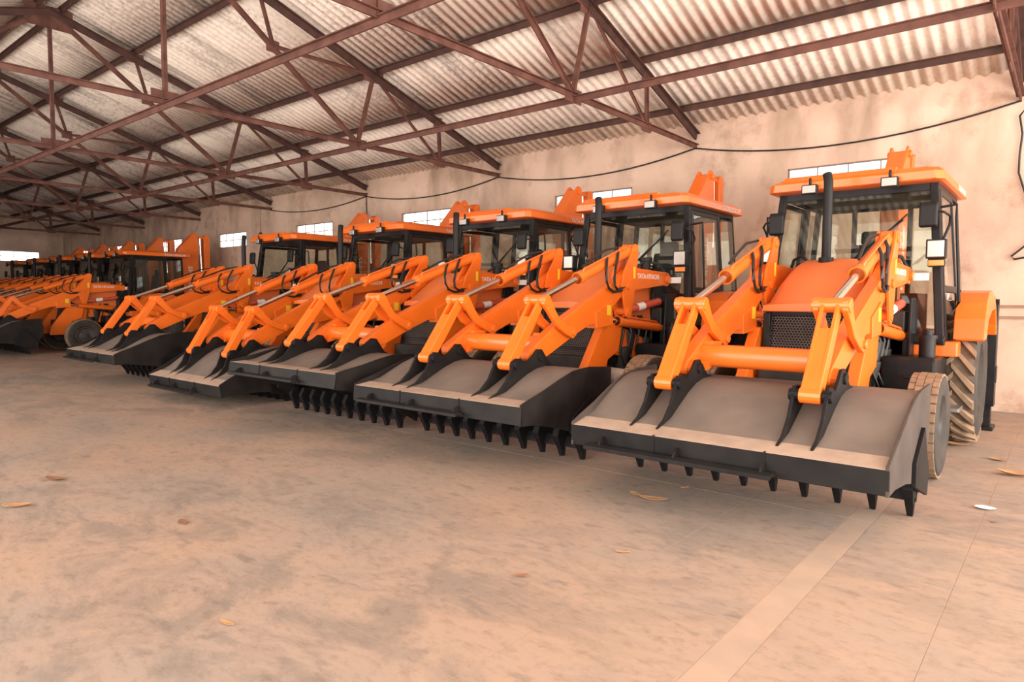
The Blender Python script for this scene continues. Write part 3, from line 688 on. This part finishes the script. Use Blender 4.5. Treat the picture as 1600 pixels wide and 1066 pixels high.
    def cross():
        m = MB(); pr = [(.085 * math.cos(t) + .03 * (1 if math.cos(t) > 0 else -1), .075 * math.sin(t) + .022 * (1 if math.sin(t) > 0 else -1)) for t in [PI * 2 * (k + .5) / 16 for k in range(16)]]
        m.prism(pr, -ARMX + .04, ARMX - .04)
        for s in (-1, 1): m.prism([(-.15, -.12), (.14, -.06), (.16, .12), (-.02, .13)], s * (ARMX - .10) - .05, s * (ARMX - .10) + .05)
        return m.mesh('cross_tube', [ORANGE], smooth=True, ang=.6)
    part('cross_tube', 'cross', cross, loc=L3(0, cb), rx=phi)
    # ---- bucket
    bk = part('bucket', 'bshell', bucket_shell, loc=L3(0, hgA), rx=phi + delta, label='black loader bucket tipped forward, dusty back plate up')
    def led():
        m = MB(); m.prism(rel([(4.625, .555), (4.82, .598), (4.82, .612), (4.625, .568)], HG), -BW + .02, BW - .02); return m.mesh('ledge', [DUSTL], .003)
    part('dusty_ledge', 'led', led, bk, label='pale dust lying on the ledge of the bucket rim')
    def spill():
        m = MB(); m.prism(rel([(4.62, .565), (4.64, .565), (4.645, .40), (4.625, .40)], HG), -BW, BW); m.prism(rel([(4.64, .555), (4.75, .578), (4.75, .56), (4.64, .535)], HG), -BW + .02, BW - .02)
        return m.mesh('rim_panel', [BKT], .004)
    part('rim_panel', 'spill', spill, bk)
    def seam():
        m = MB()
        for x_ in (-.42, .42): m.prism(rel([(4.612, .572), (4.64, .572), (4.64, .40), (4.615, .40)], HG), x_ - .006, x_ + .006)
        return m.mesh('weld_seam', [BKT])
    part('weld_seam', 'seam', seam, bk)
    def stepb():
        m = MB(); m.prism(rel([(4.50, .435), (4.56, .45), (4.62, .425), (4.62, .41), (4.56, .42), (4.50, .405)], HG), -.98, .50)
        for x_ in (-.86, -.22, .42):
            pr = arc((4.62, .42), .085, PI * .5, PI, 6) + [(4.62, .42)]
            m.prism(rel(pr, HG), x_ - .008, x_ + .008)
        return m.mesh('step_bar', [BKT], .003)
    part('step_bar', 'stepb', stepb, bk)
    for s in (-1, 1):
        def side():
            m = MB(); m.prism(rel(SIDE, HG), BW - .022, BW); return m.mesh('side_plate', [SIDEPL], .004)
        o = part('side_plate', 'side', side, bk)
        if dusty:                                   # this bucket's side plates take the paler flank colour
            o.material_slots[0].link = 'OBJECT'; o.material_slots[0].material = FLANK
        if s < 0: o.scale = (-1, 1, 1)
        def wear():
            m = MB(); m.prism(rel([(5.72, .68), (5.40, .47), (5.40, .30), (5.92, .13), (5.96, .32), (5.86, .46)], HG), BW, BW + .028); return m.mesh('wear_plate', [BKT], .004)
        o = part('wear_plate', 'wear', wear, bk)
        if s < 0: o.scale = (-1, 1, 1)
        for t in (-1, 1):
            def gs():
                pr = [(4.74, .595), (4.86, .65), (4.97, .76), (5.04, .90), (5.09, .985), (5.17, .985), (5.24, .945), (5.34, 1.01), (5.42, 1.09), (5.50, 1.095), (5.56, 1.04), (5.66, .955), (5.80, .925), (5.55, .90), (5.30, .81), (5.05, .68)]
                m = MB(); m.prism(rel(pr, HG), -.013, .013)
                m.cyl((-.035, LP[0] - HG[0], LP[1] - HG[1]), (.035, LP[0] - HG[0], LP[1] - HG[1]), .045, 12); m.cyl((-.035, 0, 0), (.035, 0, 0), .045, 12)
                return m.mesh('hinge_gusset', [BKT], .004)
            part('hinge_gusset', 'gs', gs, bk, loc=(s * ARMX + t * .115, 0, 0))
    def cut():
        m = MB(); m.prism(rel([(5.82, .24), (5.80, .23), (5.755, .135), (5.735, .14), (5.775, .25)], HG), -BW + .01, BW - .01)
        return m.mesh('cutting_edge', [BKT], .004)
    part('cutting_edge', 'cut', cut, bk, loc=(0, -.03, -.02))
    def tooth():
        pr = [(5.79, .33), (5.71, .32), (5.64, .24), (5.645, .15), (5.66, .09), (5.65, .035), (5.69, .03), (5.71, .10), (5.72, .18), (5.76, .24)]
        m = MB(); m.prism(rel([(5.66, .36), (5.72, .37), (5.80, .24), (5.775, .17), (5.66, .19), (5.63, .25)], HG), -.034, .034)
        t_ = rel([(5.65, .215), (5.785, .215), (5.795, .11), (5.80, .03), (5.765, .025), (5.725, .11)], HG); n_ = len(t_)
        wd_ = (.030, .030, .027, .019, .019, .027)
        m.add([(-w__, a, b) for w__, (a, b) in zip(wd_, t_)] + [(w__, a, b) for w__, (a, b) in zip(wd_, t_)], [(0, 1, 2, 5), (5, 2, 3, 4), (6, 11, 8, 7), (11, 10, 9, 8)] + [(i, n_ + i, n_ + (i + 1) % n_, (i + 1) % n_) for i in range(n_)])
        return m.mesh('tooth', [BKT])
    for k in range(10): part('tooth', 'tooth', tooth, bk, loc=(-BW + .05 + k * (2 * BW - .1) / 9, -.05, -.022))
    # ---- cab
    def frame():
        m = MB(); zb, zt = CB['z'], CT['z']
        for s in (-1, 1):
            m.bar((s * (cx(zb) - .03), fy(zb) + .03, zb), (s * (cx(zt) - .03), fy(zt) + .03, zt), .085, .075, 0, False)
            m.bar((s * (cx(zb) - .03), RB - .03, zb), (s * (cx(zt) - .03), RB - .03, zt), .07, .07, 0, False)
            m.bar((s * (cx(zb) - .03), 9.58 - Y0, zb), (s * (cx(zt) - .03), 9.58 - Y0, zt), .07, .06, 0, False)
            m.bar((s * (cx(zt) - .02), fy(zt), zt - .03), (s * (cx(zt) - .02), RB, zt - .03), .06, .09, 0, False)
            m.bar((s * (cx(zb) - .02), fy(zb), zb + .03), (s * (cx(zb) - .02), RB, zb + .03), .07, .10, 0, False)
        m.bb(-CT['x'], CT['x'], fy(zt), fy(zt) + .06, zt - .10, zt); m.bb(-CB['x'] + .02, CB['x'] - .02, fy(zb), fy(zb) + .06, zb, zb + .10)
        m.bb(-CT['x'], CT['x'], RB - .06, RB, zt - .10, zt); m.bb(-CB['x'] + .02, CB['x'] - .02, RB - .06, RB, zb, zb + .1)
        m.bb(-.9, .9, 8.4 - Y0, RB, zb - .02, zb + .03); m.bb(-.46, .46, fy(zb) - .0, fy(zb) + .05, 1.2, 2.04)
        for s in (-1, 1): m.bar((s * .33, RB - .03, zb), (s * .33, RB - .03, zt), .06, .05, 0, False)
        return m.mesh('cab_frame', [BLACK], .012)
    cf = part('cab_frame', 'frame', frame)
    part('headliner', 'liner', lambda: MB().bb(-.74, .74, 8.62 - Y0, RB - .05, 2.84, 2.88).mesh('headliner', [LINER]), cf)
    z0, z1 = CB['z'] + .09, CT['z'] - .09
    part('windshield', 'wind', lambda: quadglass([(-cx(z0) + .07, fy(z0) + .02, z0), (cx(z0) - .07, fy(z0) + .02, z0), (cx(z1) - .07, fy(z1) + .02, z1), (-cx(z1) + .07, fy(z1) + .02, z1)]).mesh('windshield', [GLASS]))
    part('rear_window', 'rwin', lambda: quadglass([(-cx(1.3) + .07, RB - .03, 1.3), (cx(1.3) - .07, RB - .03, 1.3), (cx(z1) - .07, RB - .03, z1), (-cx(z1) + .07, RB - .03, z1)]).mesh('rear_window', [GLASS]))
    def wiper():
        m = MB(); m.tube([(.42, fy(2.1) - .0, 2.08), (.34, fy(2.3) - .03, 2.24), (.12, fy(2.2) - .02, 2.12)], .009, 6) if False else m.tube([(.05, fy(2.08) - .01, 2.09), (.28, fy(2.3) - .015, 2.30), (.52, fy(2.52) - .015, 2.50)], .011, 6)
        m.bar((.16, fy(2.16) - .02, 2.16), (.56, fy(2.58) - .02, 2.56), .012, .02, 0, False)
        return m.mesh('wiper', [BLACKMAT])
    part('wiper', 'wiper', wiper)
    part('white_decal', 'wdecal', lambda: quadglass([(.50, fy(1.84) - .012, 1.83), (.80, fy(1.84) - .012, 1.83), (.80, fy(1.92) - .012, 1.91), (.50, fy(1.92) - .012, 1.91)], .004).mesh('white_decal', [WHITE]), label='white rectangular decal')
    for s in (-1, 1):
        def door():
            m = MB(); y0_, y1_ = 8.66 - Y0, 9.53 - Y0
            for (za, zb_) in ((1.20, 1.27), (1.70, 1.78), (2.76, 2.82)):
                zc = (za + zb_) / 2; m.bar((cx(zc) + .004, y0_ - .1 * (2.9 - zc) / 1.7, zc), (cx(zc) + .004, y1_, zc), .03, zb_ - za, 0, False)
            m.bar((cx(1.2) + .004, y0_ - .12, 1.2), (cx(2.82) + .004, y0_, 2.82), .03, .07, 0, False); m.bar((cx(1.2) + .004, y1_, 1.2), (cx(2.82) + .004, y1_, 2.82), .03, .06, 0, False)
            return m.mesh('door', [BLACK], .006)
        d = part('door', 'door', door)
        sg = lambda za, zb_, ya, yb_: quadglass([(cx(za), ya - Y0, za), (cx(za), yb_ - Y0, za), (cx(zb_), yb_ - Y0, zb_), (cx(zb_), ya - Y0, zb_)])
        part('door_glass', 'dg1', lambda: sg(1.77, 2.77, 8.68, 9.51).mesh('door_glass', [GLASS]), d)
        part('door_glass', 'dg2', lambda: sg(1.26, 1.71, 8.60, 9.51).mesh('door_glass', [GLASS]), d)
        part('grab_handle', 'dh', lambda: MB().tube([(.85, 8.62 - Y0, 2.62), (1.0, 8.64 - Y0, 2.64), (1.0, 8.66 - Y0, 2.5), (1.06, 8.62 - Y0, 1.6), (1.0, 8.60 - Y0, 1.46), (.93, 8.60 - Y0, 1.46)], .015, 8).mesh('grab_handle', [BLACKMAT], smooth=True), d)
        if s < 0: d.scale = (-1, 1, 1)
        else:
            part('lettering', 'dtxt', lambda: text_mesh('SHINRAI', .10, basis((0, 1, 0), (0, 0, 1), (1, 0, 0), (cx(1.66) + .012, 8.98 - Y0, 1.655)), LETTER), d)
        o = part('quarter_window', 'qw', lambda: sg(1.75, 2.78, 9.63, 10.05).mesh('quarter_window', [GLASS]))
        if s < 0: o.scale = (-1, 1, 1)
        # head lamp with amber indicator, mirror
        def hl():
            m = MB(); m.bb(.79, .97, 8.22 - Y0, 8.32 - Y0, 2.05, 2.25); m.bb(.81, .96, 8.235 - Y0, 8.30 - Y0, 1.965, 2.05); m.tube([(.86, 8.30 - Y0, 2.1), (.86, 8.40 - Y0, 2.05)], .02, 8)
            return m.mesh('head_lamp', [BLACKMAT], .015)
        o = part('head_lamp', 'hl', hl); 
        part('lens', 'hlens', lambda: MB().bb(.805, .955, 8.208 - Y0, 8.225 - Y0, 2.065, 2.235).mesh('lens', [LENS], .006), o)
        part('indicator', 'hind', lambda: MB().bb(.815, .955, 8.222 - Y0, 8.24 - Y0, 1.975, 2.035).mesh('indicator', [AMBER], .006), o)
        if s < 0: o.scale = (-1, 1, 1)
        def mir():
            m = MB(); m.prism(Q([(8.30, 2.40), (8.36, 2.38), (8.385, 2.62), (8.34, 2.66), (8.31, 2.62)]), .70, .87); return m.mesh('mirror', [BLACKMAT], .02, 3)
        o = part('mirror', 'mir', mir)
        part('mirror_arm', 'mira', lambda: MB().tube([(.80, 8.36 - Y0, 2.56), (.92, 8.36 - Y0, 2.54), (.97, 8.42 - Y0, 2.50), (.96, 8.50 - Y0, 2.42), (.88, 8.52 - Y0, 2.2)], .013, 8).mesh('mirror_arm', [BLACKMAT], smooth=True), o)
        if s < 0: o.scale = (-1, 1, 1)
    def roof():
        m = MB()
        def ring(x_, yf, yb, ch_, z): return [(-x_ + ch_, yf, z), (x_ - ch_, yf, z), (x_, yf + ch_, z), (x_, yb - ch_, z), (x_ - ch_, yb, z), (-x_ + ch_, yb, z), (-x_, yb - ch_, z), (-x_, yf + ch_, z)]
        rs = [ring(.87, 8.42 - Y0, 10.30 - Y0, .06, 2.885), ring(.91, 8.35 - Y0, 10.36 - Y0, .07, 2.895), ring(.90, 8.34 - Y0, 10.36 - Y0, .08, 2.985), ring(.84, 8.40 - Y0, 10.28 - Y0, .10, 3.035), ring(.62, 8.62 - Y0, 10.05 - Y0, .16, 3.06)]
        vs = [p for R_ in rs for p in R_]; fs = [tuple(range(8))[::-1], tuple(range(32, 40))]
        for i in range(4):
            for k in range(8): fs.append((i * 8 + k, i * 8 + (k + 1) % 8, (i + 1) * 8 + (k + 1) % 8, (i + 1) * 8 + k))
        m.add(vs, fs)
        m.prism(Q([(8.36, 2.985), (8.46, 3.03), (8.46, 3.065), (8.40, 3.065), (8.34, 3.01)]), -.72, .46)
        return m.mesh('roof', [ORANGE], .006)
    rf = part('roof', 'roof', roof, label='orange cab roof with chamfered edge')
    part('lettering', 'rtxt', lambda: text_mesh('TATA HITACHI', .085, basis((0, 1, 0), (0, 0, 1), (1, 0, 0), (.907, 9.86 - Y0, 2.942)), LETTER, sx=1.15), rf)
    for x_ in (.42, -.40):
        o = part('work_lamp', 'wl', lambda: MB().bb(-.085, .085, 8.24 - Y0, 8.32 - Y0, 2.83, 2.94).bb(-.015, .015, 8.27 - Y0, 8.30 - Y0, 2.94, 3.02).mesh('work_lamp', [BLACKMAT], .012), rf, loc=(x_, 0, 0))
        # lens sits on the lamp's front: kept as part of the lamp's own level
        part('lamp_lens', 'wlens', lambda: MB().bb(-.072, .072, 8.228 - Y0, 8.245 - Y0, 2.842, 2.928).mesh('lamp_lens', [LENS], .005), rf, loc=(x_, 0, 0))
    def seat():
        m = MB(); m.bb(-.25, .25, 9.1 - Y0, 9.55 - Y0, 1.55, 1.70); m.prism(Q([(9.48, 1.68), (9.60, 1.68), (9.72, 2.30), (9.62, 2.34)]), -.24, .24); m.bb(-.15, .15, 9.64 - Y0, 9.74 - Y0, 2.32, 2.5); m.bb(-.2, .2, 9.15 - Y0, 9.5 - Y0, 1.18, 1.56)
        return m.mesh('seat', [SEATM], .04, 3)
    part('seat', 'seat', seat)
    def sw():
        m = MB(); c0 = Vector((0, 8.86 - Y0, 2.02)); n_ = Vector((0, -.45, .9)).normalized(); u = Vector((1, 0, 0)); v = n_.cross(u)
        m.tube([c0 + .19 * (math.cos(t) * u + math.sin(t) * v) for t in [2 * PI * k / 20 for k in range(21)]], .016, 6); m.tube([c0, (0, 8.62 - Y0, 1.6), (0, 8.58 - Y0, 1.2)], .04, 8); m.tube([c0 - .19 * u, c0 + .19 * u], .014, 6)
        m.bb(-.12, .12, 8.55 - Y0, 8.72 - Y0, 1.2, 1.78); m.bb(-.60, -.42, 8.9 - Y0, 9.8 - Y0, 1.2, 1.75); m.bb(.42, .60, 9.1 - Y0, 9.8 - Y0, 1.2, 1.7)
        return m.mesh('steering_column', [BLACKMAT], smooth=True, ang=.6)
    part('steering_column', 'sw', sw)
    for s in (-1, 1):
        part('cowl_hose', 'cl', lambda: MB().tube([(.33, 8.05 - Y0, 2.04), (.42, 8.15 - Y0, 2.12), (.56, 8.3 - Y0, 2.08), (.62, 8.36 - Y0, 1.94)], .018, 8).mesh('cowl_hose', [HOSE], smooth=True)).scale = (s, 1, 1)
    part('air_cleaner', 'aircl', lambda: MB().cyl((.40, 8.2 - Y0, 1.98), (.40, 8.2 - Y0, 2.12), .07, 14).cyl((.40, 8.2 - Y0, 2.12), (.40, 8.2 - Y0, 2.17), .09, 14).mesh('air_cleaner', [BLACKMAT], smooth=True, ang=.6))
    # ---- rear: frame, stabilisers, folded boom
    def rear():
        m = MB(); m.bb(-1.05, 1.05, 10.28 - Y0, 10.42 - Y0, .45, .72); m.bb(-1.05, 1.05, 10.28 - Y0, 10.42 - Y0, 1.02, 1.25); m.bb(-.3, .3, 10.22 - Y0, 10.6 - Y0, .45, 1.3)
        m.bb(-.35, .35, 10.0 - Y0, 10.3 - Y0, .5, .95)
        return m.mesh('rear_frame', [DARK], .012)
    part('rear_frame', 'rear', rear)
    for s in (-1, 1):
        def stab():
            m = MB(); m.bb(1.04, 1.29, 10.27 - Y0, 10.47 - Y0, .30, 1.64); m.bb(1.07, 1.26, 10.30 - Y0, 10.44 - Y0, .04, .4); m.cyl((1.05, 10.30 - Y0, 1.60), (1.30, 10.30 - Y0, 1.60), .035, 10); m.cyl((1.2, 10.37 - Y0, .62), (1.30, 10.37 - Y0, .62), .03, 10)
            m.bb(1.29, 1.30, 10.28 - Y0, 10.46 - Y0, .62, .8)
            return m.mesh('stabiliser_leg', [BLACK], .01)
        o = part('stabiliser_leg', 'stab', stab)
        part('stabiliser_foot', 'stabf', lambda: MB().bb(1.0, 1.30, 10.20 - Y0, 10.54 - Y0, 0.0, .05).mesh('stabiliser_foot', [BLACK], .012), o)
        if s < 0: o.scale = (-1, 1, 1)
    def boom():
        pr = [(10.50, .75), (10.42, 1.5), (10.40, 2.2), (10.30, 2.9), (10.30, 3.20), (10.76, 3.70)] + arc((10.85, 3.66), .10, PI * .72, -.1 * PI, 6) + [(10.98, 3.3), (10.96, 2.6), (10.92, 1.5), (10.85, .75)]
        m = MB()
        for s in (-1, 1): m.prism(Q(pr), s * .10 - .016, s * .10 + .016)
        m.prism(Q([(10.44, .85), (10.38, 2.2), (10.30, 2.9), (10.30, 3.2), (10.74, 3.68), (10.78, 3.64), (10.36, 3.17), (10.37, 2.9), (10.46, 2.2), (10.54, .85)]), -.10, .10); m.cyl((-.15, 10.85 - Y0, 3.65), (.15, 10.85 - Y0, 3.65), .05, 14)
        return m.mesh('boom', [ORANGE], .01)
    bo = part('boom', 'boom', boom, loc=(.04, 0, 0))
    part('lettering', 'btxt', lambda: text_mesh('SHINRAI', .20, basis((0, 0, -1), (0, 1, 0), (1, 0, 0), (.118, 10.68 - Y0, 2.2)), LETTER, sx=1.2), bo)
    part('boom_cylinder', 'bcyl', lambda: MB().cyl((0, 10.75 - Y0, 1.0), (0, 10.88 - Y0, 2.9), .06, 12).mesh('boom_cylinder', [ORANGE], smooth=True, ang=.7), bo)
    part('piston_rod', 'brod', lambda: MB().cyl((0.05, 11.10 - Y0, 2.5), (.05, 11.05 - Y0, 3.60), .033, 12).mesh('piston_rod', [CHROME], smooth=True, ang=.7), bo)
    def dip():
        m = MB(); m.prism(Q(arc((11.27, 3.63), .09, PI, 0, 7) + [(11.38, 2.2), (11.36, 1.2), (11.24, 1.0), (11.16, 1.2), (11.18, 2.4)]), -.11, .11); m.bb(-.07, .07, 10.85 - Y0, 11.25 - Y0, 3.60, 3.67); return m.mesh('dipper', [ORANGE], .012)
    part('dipper', 'dip', dip, loc=(.04, 0, 0))
    def bb_():
        m = MB(); m.prism(Q([(11.24, 1.12), (11.36, 1.08), (11.5, .9), (11.56, .6), (11.46, .34), (11.2, .22), (10.96, .28), (10.92, .36), (11.2, .3), (11.4, .44), (11.46, .62), (11.4, .84), (11.22, 1.0)]), -.33, .33)
        for s in (-1, 1): m.prism(Q([(11.24, 1.1), (11.5, .9), (11.56, .6), (11.46, .34), (11.2, .22), (10.95, .3)]), s * .33 - .012, s * .33 + .012)
        return m.mesh('digging_bucket', [BKT], .006)
    part('digging_bucket', 'bb', bb_, loc=(.04, 0, 0))
    return root

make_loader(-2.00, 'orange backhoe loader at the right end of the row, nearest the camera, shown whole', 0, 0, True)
make_loader(-4.86, 'second orange backhoe loader from the right, half hidden by the nearest one', 0, -.10)
make_loader(-7.50, 'middle orange backhoe loader of the front five, its bucket held highest and level', 0, -.20)
make_loader(-10.50, 'fourth orange backhoe loader from the right, its bucket tipped lowest to the floor', .05, .06)
make_loader(-13.98, 'fifth orange backhoe loader from the right, last before the open gap', 0, -.02)
FAR = [(-23.05, 'orange backhoe loader beyond the gap, its dark cab door side facing the camera', 0, .06), (-25.67, 'second backhoe loader in the far shaded row, just behind the one facing the gap', 0, .04), (-28.29, 'third backhoe loader in the far shaded row', 0, .05), (-30.91, 'fourth backhoe loader in the far shaded row', 0, .05), (-33.53, 'fifth backhoe loader in the far shaded row, at the left edge of the photo', 0, .05)]
for x, lab, p_, d_ in FAR: make_loader(x, lab, p_, d_)

# ------------------------------------------------------------------ litter on the floor
LEAF = noisy('dry_leaf', (.50, .27, .12), (.38, .19, .09), 12, rough=.8); LEAFD = noisy('dark_dry_leaf', (.28, .13, .07), (.2, .1, .05), 12, rough=.8)
PAPER = mat('white_paper', (.85, .84, .84), .7)
def leaf(px, py, L, rotz, m_, lab, name='dry_leaf', cat='leaf', curl=.5, wd=.42):
    p = floor_at(px, py); vs = []; n = 7
    for i in range(n):
        u = i / (n - 1); w_ = L * wd * .5 * math.sin(PI * min(1, .06 + u * .94)) ** .8; zc = curl * L * .35 * (u - .5) ** 2 * 2
        for s in (-1, 0, 1): vs.append(((u - .5) * L, s * w_, .004 + zc + (abs(s) * w_ * .55 * curl)))
    o_ = len(vs); vs += [(a, b, c + .003) for a, b, c in vs]; fs = []
    for i in range(n - 1):
        for k in range(2):
            a = i * 3 + k; fs.append((a, a + 3, a + 4, a + 1)); fs.append((o_ + a, o_ + a + 1, o_ + a + 4, o_ + a + 3))
    for i in range(n - 1):
        for k in (0, 2): a = i * 3 + k; fs.append((a, a + 3, o_ + a + 3, o_ + a))
    me = MB().add(vs, fs).mesh(name, [m_], smooth=True)
    o = ob(name, me, None, (p.x, p.y, 0)); o.rotation_euler = (0, 0, rotz); tag(o, lab, cat, 'dry leaves on the floor' if cat == 'leaf' else None)
leaf(86, 750, .20, .4, LEAFD, 'brown dry leaf on the floor far left, below the gap in the row')
leaf(27, 792, .20, 1.0, LEAF, 'pale dry leaf on the floor at the left edge')
leaf(993, 774, .13, -.3, LEAF, 'small dry leaf under the front of the nearest bucket, left of a larger one')
leaf(1022, 782, .22, .35, LEAF, 'largest tan dry leaf just in front of the nearest bucket')
leaf(1070, 763, .08, .9, LEAF, 'tiny pale leaf under the teeth of the nearest bucket')
leaf(1494, 697, .26, .2, LEAF, 'dry leaves caught at the foot of the nearest rear tyre', curl=.8)
leaf(1560, 720, .18, -.2, LEAF, 'curled dry leaf on the floor right of the nearest machine')
leaf(1588, 744, .30, .2, LEAF, 'long dry leaf cut by the right edge of the photo', curl=.7)
leaf(1540, 796, .14, .3, PAPER, 'scrap of white paper on the floor at the right', 'paper_scrap', 'paper', .4, .7)
leaf(1553, 817, .05, .3, LEAFD, 'small dark red leaf just right of the white paper scrap')
leaf(815, 902, .09, .8, LEAFD, 'small dark curled leaf alone in the middle of the floor', curl=.9)
leaf(355, 976, .10, .2, LEAF, 'small flat tan leaf on the floor at lower left', wd=.25)
leaf(286, 817, .14, -.2, LEAFD, 'flat reddish leaf among the tyre marks at left', curl=.1)
leaf(973, 864, .09, .6, LEAF, 'thin straw-coloured leaf on the floor in front of the nearest bucket', wd=.25)
